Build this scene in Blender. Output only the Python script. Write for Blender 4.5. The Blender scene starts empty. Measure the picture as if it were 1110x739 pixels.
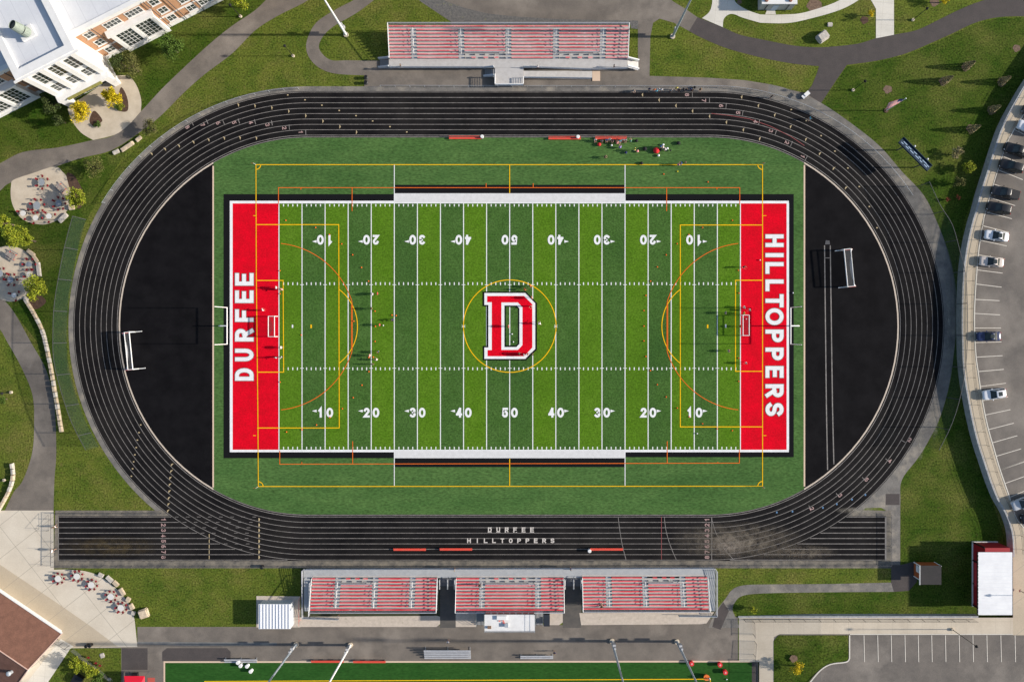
import bpy, bmesh, math, random
from mathutils import Vector, Matrix
R = math.radians
rnd = random.Random(7)
# ---------------------------------------------------------------- camera, sky, sun, exposure
S = 0.18288                       # metres of ground per photo pixel (100 yards = 500 px)
H = 28 / 36 * 1110 * S            # height of the drone
NX, NY = 572.0, 358.0             # photo pixel straight below the drone
def G(x, y):                      # ground point of a photo pixel
    return ((x - 552.5) * S, (354 - y) * S)
def P(x, y, z=0.0):               # point at height z that shows at this pixel
    k = (H - z) / H
    return G(NX + (x - NX) * k, NY + (y - NY) * k)
sc = bpy.context.scene
C = sc.collection
cam = bpy.data.objects.new('camera', bpy.data.cameras.new('camera'))
C.objects.link(cam)
cam.data.lens = 28; cam.data.sensor_width = 36; cam.data.sensor_fit = 'HORIZONTAL'
cam.data.clip_start = 1; cam.data.clip_end = 8000
cam.location = (*G(NX, NY), H)
cam.data.shift_x = (555 - NX) / 1110; cam.data.shift_y = -(369.5 - NY) / 1110
sc.camera = cam
w = bpy.data.worlds.new('World'); sc.world = w; w.use_nodes = True
nt = w.node_tree; bg = nt.nodes['Background']
sky = nt.nodes.new('ShaderNodeTexSky'); sky.sky_type = 'NISHITA'; sky.sun_disc = False
sky.sun_elevation = R(23); sky.sun_rotation = R(90); sky.air_density = 1.0
nt.links.new(sky.outputs[0], bg.inputs[0]); bg.inputs[1].default_value = 0.105
sl = bpy.data.lights.new('sun', 'SUN'); sl.energy = 4.6; sl.angle = R(1.1); sl.color = (1, 0.92, 0.81)
so = bpy.data.objects.new('sun', sl); C.objects.link(so); so.rotation_euler = (0, R(67), 0)
sc.view_settings.view_transform = 'Standard'; sc.view_settings.look = 'None'
sc.view_settings.gamma = 1; sc.view_settings.exposure = 0.75
# ---------------------------------------------------------------- materials
MATS = {}
def mat(name, col, rough=0.8, col2=None, scale=1.0, col3=None, scale3=0.05, metal=0, spec=0.3, fine=0.0, fscale=8, detail=4, contrast=(0.35, 0.65), c3=(0.5, 0.7), bump=0, emit=None, stretch=None):
    if name in MATS: return MATS[name]
    m = bpy.data.materials.new(name); m.use_nodes = True
    n = m.node_tree; b = n.nodes['Principled BSDF']
    b.inputs['Roughness'].default_value = rough; b.inputs['Metallic'].default_value = metal
    b.inputs['Specular IOR Level'].default_value = spec
    tc = n.nodes.new('ShaderNodeTexCoord')
    src = tc.outputs['Object']
    if stretch:
        mp = n.nodes.new('ShaderNodeMapping'); mp.inputs['Scale'].default_value = stretch[:3]
        if len(stretch) > 3: mp.inputs['Rotation'].default_value = (0, 0, stretch[3])
        n.links.new(src, mp.inputs[0]); src = mp.outputs[0]
    def noise(sc_, det=4):
        t = n.nodes.new('ShaderNodeTexNoise'); t.inputs['Scale'].default_value = sc_; t.inputs['Detail'].default_value = det
        t.inputs['Roughness'].default_value = 0.62
        n.links.new(src, t.inputs['Vector']); return t.outputs['Fac']
    def ramp(f, lo, hi):
        r = n.nodes.new('ShaderNodeMapRange'); r.inputs['From Min'].default_value = lo; r.inputs['From Max'].default_value = hi
        n.links.new(f, r.inputs['Value']); return r.outputs[0]
    def mix(f, a, c, mode='MIX'):
        x = n.nodes.new('ShaderNodeMix'); x.data_type = 'RGBA'; x.blend_type = mode
        if isinstance(f, (int, float)): x.inputs[0].default_value = f
        else: n.links.new(f, x.inputs[0])
        for s_, v in ((6, a), (7, c)):
            if isinstance(v, tuple): x.inputs[s_].default_value = (*v[:3], 1)
            else: n.links.new(v, x.inputs[s_])
        return x.outputs[2]
    out = tuple(col)
    if col2 or col3 or fine:
        if col2: out = mix(ramp(noise(scale, detail), *contrast), out, tuple(col2))
        if col3: out = mix(ramp(noise(scale3, 5), *c3), out, tuple(col3))
        if fine:
            r = n.nodes.new('ShaderNodeMapRange'); r.inputs['From Min'].default_value = .3; r.inputs['From Max'].default_value = .7
            r.inputs['To Min'].default_value = 1 - fine; r.inputs['To Max'].default_value = 1 + fine
            n.links.new(noise(fscale, 3), r.inputs['Value'])
            vm = n.nodes.new('ShaderNodeVectorMath'); vm.operation = 'SCALE'
            if isinstance(out, tuple): vm.inputs[0].default_value = out
            else: n.links.new(out, vm.inputs[0])
            n.links.new(r.outputs[0], vm.inputs['Scale']); out = vm.outputs[0]
    if name in ('grass', 'lush_grass'):                 # worn tufts and faint mowing streaks
        t_ = n.nodes.new('ShaderNodeTexNoise'); t_.inputs['Scale'].default_value = .9; t_.inputs['Detail'].default_value = 6; t_.inputs['Roughness'].default_value = .8
        mp = n.nodes.new('ShaderNodeMapping'); mp.inputs['Scale'].default_value = (.35, 1.3, 1); mp.inputs['Rotation'].default_value = (0, 0, R(-35))
        n.links.new(src, mp.inputs[0]); n.links.new(mp.outputs[0], t_.inputs['Vector'])
        out = mix(ramp(t_.outputs['Fac'], .48, .72), out, (.095, .118, .016) if name == 'grass' else (.058, .088, .011))
        out = mix(ramp(noise(1.3, 7), .58, .80), out, (.135, .112, .038) if name == 'grass' else (.08, .078, .024))
    if isinstance(out, tuple): b.inputs['Base Color'].default_value = (*out, 1)
    else: n.links.new(out, b.inputs['Base Color'])
    if bump:
        bp = n.nodes.new('ShaderNodeBump'); bp.inputs['Strength'].default_value = bump; bp.inputs['Distance'].default_value = 0.05
        n.links.new(noise(fscale, 3), bp.inputs['Height']); n.links.new(bp.outputs[0], b.inputs['Normal'])
    MATS[name] = m
    return m
def see_through(name, col, alpha):        # netting / chain link seen from far off: an even weave
    m = bpy.data.materials.new(name); m.use_nodes = True; n = m.node_tree
    b = n.nodes['Principled BSDF']; b.inputs['Base Color'].default_value = (*col, 1); b.inputs['Roughness'].default_value = .8
    b.inputs['Specular IOR Level'].default_value = .1
    b.inputs['Alpha'].default_value = alpha; MATS[name] = m; return m
def slabs(name, col, col2, sx, sy, rot, joint=(.30, .27, .22), jw=.045, fine=.06):   # cast concrete with saw joints
    m = mat(name, col, .85, col2, .25, fine=fine, fscale=5, spec=.2); n = m.node_tree; b = n.nodes['Principled BSDF']
    prev = b.inputs['Base Color'].links[0].from_socket
    tc = n.nodes.new('ShaderNodeTexCoord'); mp = n.nodes.new('ShaderNodeMapping'); mp.inputs['Rotation'].default_value = (0, 0, rot)
    br = n.nodes.new('ShaderNodeTexBrick'); br.offset = 0; br.inputs['Scale'].default_value = 1
    br.inputs['Brick Width'].default_value = sx; br.inputs['Row Height'].default_value = sy
    br.inputs['Mortar Size'].default_value = jw; br.inputs['Mortar Smooth'].default_value = .2
    n.links.new(tc.outputs['Object'], mp.inputs[0]); n.links.new(mp.outputs[0], br.inputs['Vector'])
    x = n.nodes.new('ShaderNodeMix'); x.data_type = 'RGBA'; n.links.new(br.outputs['Fac'], x.inputs[0])
    n.links.new(prev, x.inputs[6]); x.inputs[7].default_value = (*joint, 1); n.links.new(x.outputs[2], b.inputs['Base Color'])
    return m
M = {}
M['grass'] = mat('grass', (.042, .074, .009), .95, (.092, .112, .018), .22, (.140, .122, .035), .10, fine=.75, fscale=3.2, c3=(.50, .76), spec=.05, bump=.35, contrast=(.30, .62))
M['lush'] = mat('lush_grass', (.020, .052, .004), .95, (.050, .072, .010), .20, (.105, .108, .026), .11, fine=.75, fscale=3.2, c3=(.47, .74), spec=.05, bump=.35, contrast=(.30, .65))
M['asph'] = mat('asphalt', (.165, .142, .120), .9, (.120, .104, .090), .30, (.220, .190, .160), .12, fine=.13, fscale=6, spec=.2)
M['asph_lot'] = mat('lot_asphalt', (.150, .132, .116), .9, (.112, .100, .090), .30, (.215, .190, .165), .09, fine=.13, fscale=6, spec=.2)
M['asph_new'] = mat('new_asphalt', (.072, .061, .058), .9, (.060, .052, .050), .5, fine=.15, fscale=6, spec=.2)
M['asph_ring'] = mat('ring_asphalt', (.175, .162, .147), .9, (.115, .108, .100), .5, (.26, .23, .19), .3, fine=.16, fscale=5, spec=.2)
M['curbdark'] = mat('track_border_concrete', (.085, .080, .074), .9, (.20, .175, .14), .6, fine=.15, fscale=5, spec=.2)
M['gravel'] = mat('gravel', (.14, .13, .12), .95, (.08, .08, .078), 2.5, (.16, .165, .07), .9, fine=.3, fscale=7, c3=(.62, .75))
M['conc'] = slabs('concrete', (.56, .50, .41), (.50, .44, .355), 5.2, 5.2, R(52), fine=.06)
M['conc_walk'] = slabs('sidewalk_concrete', (.50, .435, .345), (.43, .37, .29), 2.9, 2.9, 0, joint=(.38, .33, .26), jw=.03)
M['conc_tan'] = slabs('tan_concrete', (.44, .37, .275), (.40, .335, .25), 5.2, 40, R(52), fine=.08)
M['conc_pale'] = slabs('pale_concrete', (.58, .545, .48), (.51, .48, .42), 2.2, 2.2, R(5), joint=(.42, .39, .34), jw=.025)
M['patio'] = mat('patio_concrete', (.50, .43, .335), .9, (.42, .355, .27), .5, fine=.07, fscale=4, spec=.2)
M['conc_pad'] = mat('pad_concrete', (.50, .43, .36), .9, (.42, .36, .30), 1.5, (.30, .27, .2), 1.1, fine=.15, fscale=6, c3=(.6, .75))
M['rubber'] = mat('track_rubber', (.0070, .0065, .0072), .75, (.013, .0120, .0122), .25, (.020, .018, .017), .06, c3=(.5, .75), fine=.12, fscale=6, spec=.04)
M['rubber_dz'] = mat('apron_rubber', (.0050, .0047, .0055), .8, (.0085, .0080, .009), .3, fine=.14, fscale=7, spec=.04)
M['turf'] = mat('turf_surround', (.050, .108, .029), .95, (.066, .130, .036), .30, (.040, .092, .024), .07, fine=.38, fscale=3.2, spec=.05, stretch=(.45, 1.2, 1))
M['turf_l'] = mat('turf_light', (.064, .142, .008), .95, (.080, .162, .012), .4, (.058, .128, .008), .05, fine=.34, fscale=3.2, spec=.05)
M['turf_d'] = mat('turf_dark', (.042, .096, .019), .95, (.055, .114, .026), .4, (.034, .082, .018), .05, fine=.38, fscale=3.2, spec=.05)
M['turf_2'] = mat('turf_second', (.018, .066, .012), .95, (.024, .078, .015), .5, fine=.25, fscale=3, spec=.05, stretch=(.4, 1.2, 1))
M['red'] = mat('turf_red', (.62, .002, .014), .95, (.50, .003, .012), .4, fine=.20, fscale=3.5, spec=.05)
M['white'] = mat('turf_white', (.70, .70, .70), .9, (.63, .63, .63), 1.2, fine=.06, fscale=6, spec=.05)
M['turfwhite2'] = mat('turf_white_box', (.58, .575, .57), .9, (.52, .515, .51), 1.2, fine=.06, fscale=6, spec=.05)
M['black'] = mat('turf_black', (.008, .0083, .0095), .95, fine=.1, fscale=5, spec=.05)
M['yellow'] = mat('turf_yellow', (.80, .46, .008), .95, (.68, .38, .008), 2, spec=.05)
M['orange'] = mat('turf_orange', (.70, .14, .018), .95, (.60, .12, .018), 2, spec=.05)
M['lane'] = mat('lane_paint', (.24, .22, .205), .8, (.14, .13, .12), 1.2, spec=.2)
M['lane2'] = mat('inner_curb_paint', (.52, .44, .36), .8, (.44, .37, .30), 1.5, spec=.2)
M['pinkpaint'] = mat('number_paint', (.34, .225, .21), .8)
M['tanmark'] = mat('exchange_paint', (.42, .33, .19), .8)
M['bluemark'] = mat('blue_paint', (.08, .17, .30), .8)
M['beige'] = mat('edge_curb', (.56, .42, .31), .85, fine=.06)
M['lotline'] = mat('stall_paint', (.62, .57, .50), .8, (.50, .46, .40), 3)
M['roofw'] = slabs('white_roof', (.55, .56, .58), (.50, .51, .535), 2.4, 60, R(-27), joint=(.44, .45, .48), jw=.05, fine=.04)
M['trimw'] = mat('white_trim', (.66, .65, .635), .6, (.61, .60, .58), .8)
M['brickm'] = mat('orange_brick', (.42, .235, .135), .9, (.36, .19, .105), 2.5, fine=.16, fscale=6)
M['glass'] = mat('window_glass', (.015, .02, .02), .15, (.05, .06, .055), .8, spec=.5)
M['alu'] = mat('aluminium', (.50, .50, .51), .42, (.42, .42, .43), 1.5, metal=.3)
M['alu_d'] = mat('aluminium_deck', (.47, .45, .43), .6, (.41, .39, .37), 1.5, metal=.1, fine=.07, fscale=6)
M['galv'] = mat('galvanised_steel', (.42, .45, .48), .45, metal=.4)
M['seatred'] = mat('faded_red_seat', (.56, .025, .04), .6, (.62, .16, .17), .30, (.66, .34, .33), .9, contrast=(.35, .7), c3=(.58, .78))
M['seatpale'] = mat('sunbleached_red_seat', (.56, .11, .12), .6, (.64, .28, .28), .30, (.68, .42, .40), .9, contrast=(.35, .7), c3=(.55, .75))
M['steel'] = mat('dark_steel', (.06, .06, .065), .5)
M['blk'] = mat('black_paint', (.012, .012, .014), .4)
M['stone'] = mat('cut_stone', (.50, .41, .30), .9, (.36, .29, .21), 1.6, fine=.2, fscale=4)
M['stone_g'] = mat('grey_stone', (.48, .44, .39), .9, (.34, .31, .27), 1.6, fine=.2, fscale=4)
M['wallst'] = mat('retaining_blocks', (.36, .36, .36), .9, (.26, .26, .265), 1.5, fine=.25, fscale=3, bump=.8)
M['mulch'] = mat('mulch', (.055, .032, .022), .95, (.095, .055, .036), 2, fine=.3, fscale=5)
M['mulch_l'] = mat('dry_mulch', (.17, .115, .08), .95, (.11, .07, .05), 2, fine=.3, fscale=5)
M['bench'] = mat('bench_red', (.62, .055, .032), .5, (.55, .09, .06), 2)
M['chair'] = mat('chair_red', (.17, .010, .016), .6)
M['tab_g'] = mat('table_grey', (.24, .26, .28), .5)
M['tab_w'] = mat('table_pale', (.58, .56, .53), .5)
M['nets'] = see_through('thin_net', (.05, .03, .035), .26)
M['netw'] = see_through('goal_net', (.75, .76, .82), .5)
M['netg'] = see_through('green_windscreen', (.030, .055, .038), .30)
M['mesh'] = see_through('chain_link', (.20, .20, .20), .22)
M['cone'] = mat('cone_orange', (.75, .13, .02), .5)
M['coney'] = mat('cone_yellow', (.75, .60, .03), .5)
M['bark'] = mat('bark', (.13, .095, .07), .9, (.08, .06, .045), 3)
M['rustroof'] = mat('brown_shingle', (.175, .085, .058), .95, (.135, .065, .045), .9, fine=.13, fscale=5)
M['rustroof_shade'] = mat('shaded_brown_shingle', (.15, .075, .055), .95, (.12, .058, .042), .9, fine=.13, fscale=5)  # same brown shingle, darkened to paint shade on the slope turned from the sun
M['ribw'] = mat('white_ribbed_metal', (.74, .74, .76), .45, (.68, .68, .70), 1)
M['greywall'] = mat('grey_siding', (.33, .33, .31), .8, fine=.05)
M['dkroof'] = mat('dark_roof', (.036, .032, .032), .9, (.028, .026, .026), .8, fine=.1)
M['redpanel'] = mat('red_panel', (.27, .012, .018), .5)
M['orpanel'] = mat('rust_panel', (.36, .095, .025), .6, (.30, .07, .02), 1.5)
# ---------------------------------------------------------------- mesh helpers
class MB:
    def __init__(s): s.v = []; s.f = []
    def add(s, vs, fs):
        o = len(s.v); s.v += [tuple(v) for v in vs]; s.f += [tuple(i + o for i in f) for f in fs]; return s
    def box(s, x, y, z, sx, sy, sz, rot=0, tilt=None):
        M3 = Matrix.Rotation(rot, 3, 'Z')
        if tilt: M3 = M3 @ Matrix.Rotation(tilt[1], 3, tilt[0])
        vs = [M3 @ Vector((a * sx / 2, b * sy / 2, c * sz / 2)) + Vector((x, y, z)) for c in (-1, 1) for b in (-1, 1) for a in (-1, 1)]
        return s.add(vs, [(0, 2, 3, 1), (4, 5, 7, 6), (0, 1, 5, 4), (2, 6, 7, 3), (0, 4, 6, 2), (1, 3, 7, 5)])
    def rod(s, a, b, r, r2=None, n=6, cap=True):
        a = Vector(a); b = Vector(b); r2 = r if r2 is None else r2
        d = (b - a).normalized(); u = d.orthogonal().normalized(); v = d.cross(u)
        vs = [a + (u * math.cos(2 * math.pi * i / n) + v * math.sin(2 * math.pi * i / n)) * r for i in range(n)]
        vs += [b + (u * math.cos(2 * math.pi * i / n) + v * math.sin(2 * math.pi * i / n)) * r2 for i in range(n)]
        fs = [(i, (i + 1) % n, n + (i + 1) % n, n + i) for i in range(n)]
        if cap: fs += [tuple(range(n))[::-1], tuple(range(n, 2 * n))]
        return s.add(vs, fs)
    def prism(s, pts, z0, z1):
        n = len(pts); vs = [(x, y, z0) for x, y in pts] + [(x, y, z1) for x, y in pts]
        return s.add(vs, [(i, (i + 1) % n, n + (i + 1) % n, n + i) for i in range(n)] + [tuple(range(n))[::-1], tuple(range(n, 2 * n))])
    def flat(s, pts, z): return s.add([(x, y, z) for x, y in pts], [tuple(range(len(pts)))])
    def quad(s, *p): return s.add(p, [tuple(range(len(p)))])
    def strip(s, pts, w, z, closed=False):          # mitred line of width w on the ground
        q_ = [pts[0]]
        for p_ in pts[1:]:
            if (Vector(p_[:2]) - Vector(q_[-1][:2])).length > 1e-3: q_.append(p_)
        if closed and (Vector(q_[0][:2]) - Vector(q_[-1][:2])).length < 1e-3: q_.pop()
        pts = q_; n = len(pts); L = []; Rr = []
        for i in range(n):
            p = Vector(pts[i][:2])
            a = Vector(pts[i - 1][:2]) if (i > 0 or closed) else None
            b = Vector(pts[(i + 1) % n][:2]) if (i < n - 1 or closed) else None
            if a is None: d = (b - p).normalized(); nn = Vector((-d.y, d.x))
            elif b is None: d = (p - a).normalized(); nn = Vector((-d.y, d.x))
            else:
                d1 = (p - a).normalized(); d2 = (b - p).normalized(); t = d1 + d2
                if t.length < 1e-4: t = d1
                t.normalize(); nn = Vector((-t.y, t.x)); nn = nn / max(.35, nn.dot(Vector((-d1.y, d1.x))))
            L.append(p + nn * w / 2); Rr.append(p - nn * w / 2)
        vs = [(q.x, q.y, z) for q in L] + [(q.x, q.y, z) for q in Rr]
        m = n if closed else n - 1
        return s.add(vs, [(n + i, n + (i + 1) % n, (i + 1) % n, i) for i in range(m)])
    def ball(s, x, y, z, r, sz=1, n=8, m=5):
        vs = [(x, y, z + r * sz)]; fs = []
        for j in range(1, m):
            t = math.pi * j / m
            vs += [(x + r * math.sin(t) * math.cos(2 * math.pi * i / n), y + r * math.sin(t) * math.sin(2 * math.pi * i / n), z + r * sz * math.cos(t)) for i in range(n)]
        vs.append((x, y, z - r * sz)); b = len(vs) - 1
        fs += [(0, 1 + i, 1 + (i + 1) % n) for i in range(n)]
        for j in range(m - 2):
            o = 1 + j * n; fs += [(o + i, o + n + i, o + n + (i + 1) % n, o + (i + 1) % n) for i in range(n)]
        o = 1 + (m - 2) * n; fs += [(o + i, b, o + (i + 1) % n) for i in range(n)]
        return s.add(vs, fs)
    def mesh(s, name, smooth=False):
        me = bpy.data.meshes.new(name); me.from_pydata(s.v, [], s.f)
        if smooth: me.polygons.foreach_set('use_smooth', [True] * len(me.polygons))
        me.update(); return me
    def build(s, name, m, parent=None, smooth=False):
        me = s.mesh(name, smooth); me.materials.append(m)
        o = bpy.data.objects.new(name, me); C.objects.link(o)
        if parent: o.parent = parent
        return o
def tag(o, label, cat, group=None, kind=None):
    o['label'] = label; o['category'] = cat
    if group: o['group'] = group
    if kind: o['kind'] = kind
    return o
def empty(name, loc=(0, 0, 0), rz=0):
    o = bpy.data.objects.new(name, None); C.objects.link(o); o.location = loc; o.rotation_euler = (0, 0, rz); o.empty_display_size = .3
    return o
def thing(name, label, cat, loc=(0, 0, 0), rz=0, group=None): return tag(empty(name, loc, rz), label, cat, group)
def struct(o, label=None):
    o['kind'] = 'structure'
    if label: o['label'] = label
    return o
def kids(o): return [c for c in C.objects if c.parent == o]
KID = {}
def copy_tree(o, parent=None):
    if o not in KID: KID[o] = kids(o)
    c = o.copy(); C.objects.link(c)
    if parent: c.parent = parent
    for ch in KID[o]: copy_tree(ch, c)
    return c
def smooth(pts, k=5, closed=False):
    n = len(pts); out = []
    rng = range(n if closed else n - 1)
    for i in rng:
        p0 = pts[i - 1] if (i > 0 or closed) else pts[0]; p1 = pts[i]; p2 = pts[(i + 1) % n]
        p3 = pts[(i + 2) % n] if (closed or i + 2 < n) else pts[-1]
        for j in range(k):
            t = j / k
            out.append(tuple(.5 * ((2 * p1[a]) + (-p0[a] + p2[a]) * t + (2 * p0[a] - 5 * p1[a] + 4 * p2[a] - p3[a]) * t * t + (-p0[a] + 3 * p1[a] - 3 * p2[a] + p3[a]) * t ** 3) for a in (0, 1)))
    if not closed: out.append(pts[-1])
    return out
def gp(pts): return [G(*p) for p in pts]
def sheet(name, pts, z, m, label, parent=None, top=True):
    o = MB().flat(gp(pts), z).build(name, m, parent)
    if top: struct(o, label)
    return o
def hz(x, y=680):                                      # height of the raised lots (they ramp down at the gate)
    lo = 1.1 * max(0, min(1, (x - 801) / 89))
    if x < 1040: return lo if y > 640 else 2.0
    return lo + (2.0 - lo) * max(0, min(1, (668 - y) / 68))
def raised(mb, pts, dz):                               # sheet lying on the raised lots
    bm = bmesh.new(); f = bm.faces.new([bm.verts.new((x, y, 0)) for x, y in pts])
    for xc in (890, 1040):
        bmesh.ops.bisect_plane(bm, geom=bm.verts[:] + bm.edges[:] + bm.faces[:], plane_co=(xc, 0, 0), plane_no=(1, 0, 0))
    for yc in (600, 668):
        bmesh.ops.bisect_plane(bm, geom=bm.verts[:] + bm.edges[:] + bm.faces[:], plane_co=(0, yc, 0), plane_no=(0, 1, 0))
    bmesh.ops.triangulate(bm, faces=bm.faces[:])
    bm.verts.index_update(); vs = []
    for v in bm.verts:
        h_ = hz(v.co.x, v.co.y); vs.append((*P(v.co.x, v.co.y, h_), h_ + dz))
    fs = [tuple(v.index for v in f.verts) for f in bm.faces]; bm.free()
    fs2 = []
    for f in fs:
        a, b, c = (Vector(vs[i]) for i in f[:3]); fs2.append(f if (b - a).cross(c - a).z > 0 else f[::-1])
    return mb.add(vs, fs2)
# ---------------------------------------------------------------- ground
g = MB(); n = 24; ext = [-1800, -700, -300] + [-200 + 20 * i for i in range(21)] + [300, 700, 1800]
idx = {}
for i, x in enumerate(ext):
    for j, y in enumerate(ext): idx[i, j] = len(g.v); g.v.append((x, y, 0))
for i in range(len(ext) - 1):
    for j in range(len(ext) - 1): g.f.append((idx[i, j], idx[i + 1, j], idx[i + 1, j + 1], idx[i, j + 1]))
struct(g.build('ground', M['grass']), 'mown grass ground round the whole stadium')
# lush darker lawns
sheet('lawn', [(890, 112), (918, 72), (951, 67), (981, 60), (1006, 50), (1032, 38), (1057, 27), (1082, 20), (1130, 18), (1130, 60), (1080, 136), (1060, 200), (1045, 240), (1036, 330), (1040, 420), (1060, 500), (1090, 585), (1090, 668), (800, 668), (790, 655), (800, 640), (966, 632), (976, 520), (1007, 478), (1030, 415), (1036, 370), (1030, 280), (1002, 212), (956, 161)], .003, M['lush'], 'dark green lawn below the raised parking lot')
sheet('lawn', [(151, 130), (222, 60), (280, 12), (292, -6), (120, -6), (80, 60), (-10, 120), (-10, 178), (25, 165), (63, 160), (98, 153), (101, 152), (74, 120), (110, 90), (140, 84), (152, 106)], .003, M['lush'], 'dark green lawn along the foot of the school')
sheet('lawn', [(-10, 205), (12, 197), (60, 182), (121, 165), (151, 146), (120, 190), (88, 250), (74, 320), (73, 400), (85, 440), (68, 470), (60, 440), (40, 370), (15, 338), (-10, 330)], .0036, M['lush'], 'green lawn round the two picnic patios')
# ---- asphalt paths
top = smooth([(-20, 184), (0, 177), (25, 165), (63, 160), (98, 152.6), (125, 146), (152.6, 121), (174, 98), (197, 75.7), (227, 48), (252, 28), (277, 11), (296, -8)])
bot = smooth([(345, -8), (330, 3), (302, 17), (277, 33), (252, 58), (222, 80.7), (199, 101), (174, 126), (151, 144), (121, 163), (88, 171.5), (58, 181.6), (12.6, 197.5), (0, 207), (-20, 222)])
sheet('path', top + bot, .012, M['asph'], 'asphalt footpath curving past the school front')
outer = smooth([(396, -10), (384, 0), (365, 10), (342.6, 25), (332.5, 45), (334, 60.5), (345, 73), (363, 80), (395.6, 82)])
inner = smooth([(411, 66), (378, 65.6), (357.7, 65), (346, 53), (350, 40), (363, 28), (385.5, 15), (405.6, 0), (414, -10)])
sheet('path', outer + inner, .010, M['asph'], 'looping asphalt footpath left of the visitor bleacher')
sheet('path', smooth([(-15, 308), (0, 321), (15, 338), (33, 370), (50.5, 402), (59, 440), (61, 490), (59, 520), (58, 556)]) + smooth([(4, 556), (15, 533), (25, 520), (35, 490), (37, 457), (35, 427), (22.7, 397), (7.6, 370), (0, 357), (-15, 340)]), .010, M['asph'], 'grey footpath curving down the left edge to the plaza')
pb = smooth([(720, -6), (730, 2), (743, 10), (756, 19)]) 
sheet('road', [(479, -8)] + [(482, 1), (504, 9), (529, 15), (557, 18), (604, 21), (691.5, 22.7), (691.5, 60), (692, 84), (704, 84), (705, 40), (708, 25), (715, 20.5), (730.6, 25), (747, 34), (757, 19)] + pb[::-1], .010, M['asph'], 'old asphalt road behind the visitor bleacher')
ne = smooth([(756, 19), (783, 29.6), (801.6, 37.8), (830.6, 44), (861, 49.8), (886, 51.5), (905.7, 50.5), (931, 47.4), (950, 41.6), (969, 37.8), (994, 32.8), (1019, 21), (1044, 9), (1072, -1), (1130, -14)])
se = smooth([(1130, 19), (1110, 18), (1082, 19), (1057, 25), (1032, 36.6), (1006.6, 48), (981, 58.5), (951, 66), (918, 70.6)]) + [(908, 85), (890, 112), (872, 103), (880, 93), (885, 81)] + smooth([(888, 72), (861, 69.4), (835.7, 65), (810.4, 59), (785, 51.7), (760, 41), (747, 34)])
sheet('road', ne[:] + se, .012, M['asph_new'], 'dark new asphalt drive curving across the upper right')
sheet('gravel', [(448, -6), (456, 2), (489, 24), (489, 27), (692, 27), (692, 24.5), (691.5, 21), (604, 19), (557, 16), (529, 13), (504, 7), (485, -6)], .006, M['gravel'], 'grey gravel strip behind the visitor bleacher')
sheet('gravel', [(683, 24), (692, 24), (691, 32), (684, 31)], .0145, M['gravel'], 'gravel corner beside the visitor bleacher')
# pavement between bleacher and track, right-hand ring path
sheet('pavement', [(395, 82), (411, 66), (420, 60), (680, 60), (704, 82.5), (768, 84.5), (806, 87), (834, 91.5), (855, 97), (872, 101), (890.5, 112), (880, 124), (840, 108), (800, 98), (395, 98)], .016, M['asph'], 'asphalt apron in front of the visitor bleacher')
ro = smooth([(834, 91.5), (855, 97), (890.5, 112), (931, 140), (956, 161), (977.6, 186), (1001.5, 212), (1016.7, 243), (1029, 277), (1035.6, 310), (1037, 350), (1034, 382), (1029, 417), (1019, 452), (1006.6, 477.5), (994, 497.7), (977.6, 520), (976, 545), (975.8, 612)])
sheet('pavement', ro + [(966, 612), (966, 556), (955, 550), (880, 552)] + smooth([(940, 520), (1000, 430), (1014, 350), (1000, 270), (940, 180), (830, 110)]), .018, M['asph_ring'], 'weathered grey pavement round the right end of the track')
cx0, cx1, cyc, rr = 333.7, 769.3, 353.3, 206.6
def oval(r, n=48, x0=cx0, x1=cx1):
    a = [(x1 + r * math.cos(t), cyc - r * math.sin(t)) for t in [-math.pi / 2 + math.pi * i / n for i in range(n + 1)]]
    b = [(x0 + r * math.cos(t), cyc - r * math.sin(t)) for t in [math.pi / 2 + math.pi * i / n for i in range(n + 1)]]
    return a + b
def arcl(r, a0, a1, cx, n=32): return [(cx + r * math.cos(R(a0 + (a1 - a0) * i / n)), cyc - r * math.sin(R(a0 + (a1 - a0) * i / n))) for i in range(n + 1)]
o = MB().flat(gp(oval(259.5, 64)), .020).build('track_border', M['ring'] if 'ring' in M else M['asph_ring']); struct(o, 'pale concrete border ring round the running track')
o = MB().flat(gp([(60, 553), (300, 553), (300, 556), (800, 556), (800, 553), (966, 553), (966, 615.5), (58, 615.5)]), .0225).build('track_border', M['curbdark']); struct(o, 'stained concrete border of the sprint straight')
# ---- running track
trk = MB().flat(gp(oval(254.2, 96)), .026).build('running_track', M['rubber']); struct(trk, 'black eight lane running track')
st = MB().flat(gp([(63.5, 559), (960.5, 559), (960.5, 607.6), (63.5, 607.6)]), .0285).build('sprint_straight', M['rubber']); struct(st, 'black straight extension of the home side lanes')
ln = MB()
for k in range(9):
    ln.strip(gp(oval(rr + 5.83 * k, 96)), .10 if k else .12, .032, True)
for k in range(0, 9):
    y = cyc + rr + 5.83 * k
    w_ = math.sqrt(max(0, 254.2 ** 2 - (y - cyc) ** 2)); xa, xb = cx0 - w_, cx1 + w_
    ln.strip(gp([(64, y), (max(xa, 150), y)]), .11, .0335); ln.strip(gp([(xb, y), (960, y)]), .13, .0335)
    x_ = xa + 4
    while x_ < 275: ln.strip(gp([(x_, y), (x_ + 4, y)]), .09, .0335); x_ += 12
ln.strip(gp([(63.5, 559.5), (63.5, 607.3)]), .12, .035); ln.strip(gp([(960, 559.5), (960, 607.3)]), .3, .035)
ln.build('lane_line', M['lane'], trk)
cb = MB(); cb.strip(gp(oval(204.6, 96)), .13, .034, True)
cb.build('inner_curb', M['lane'], trk)
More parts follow.
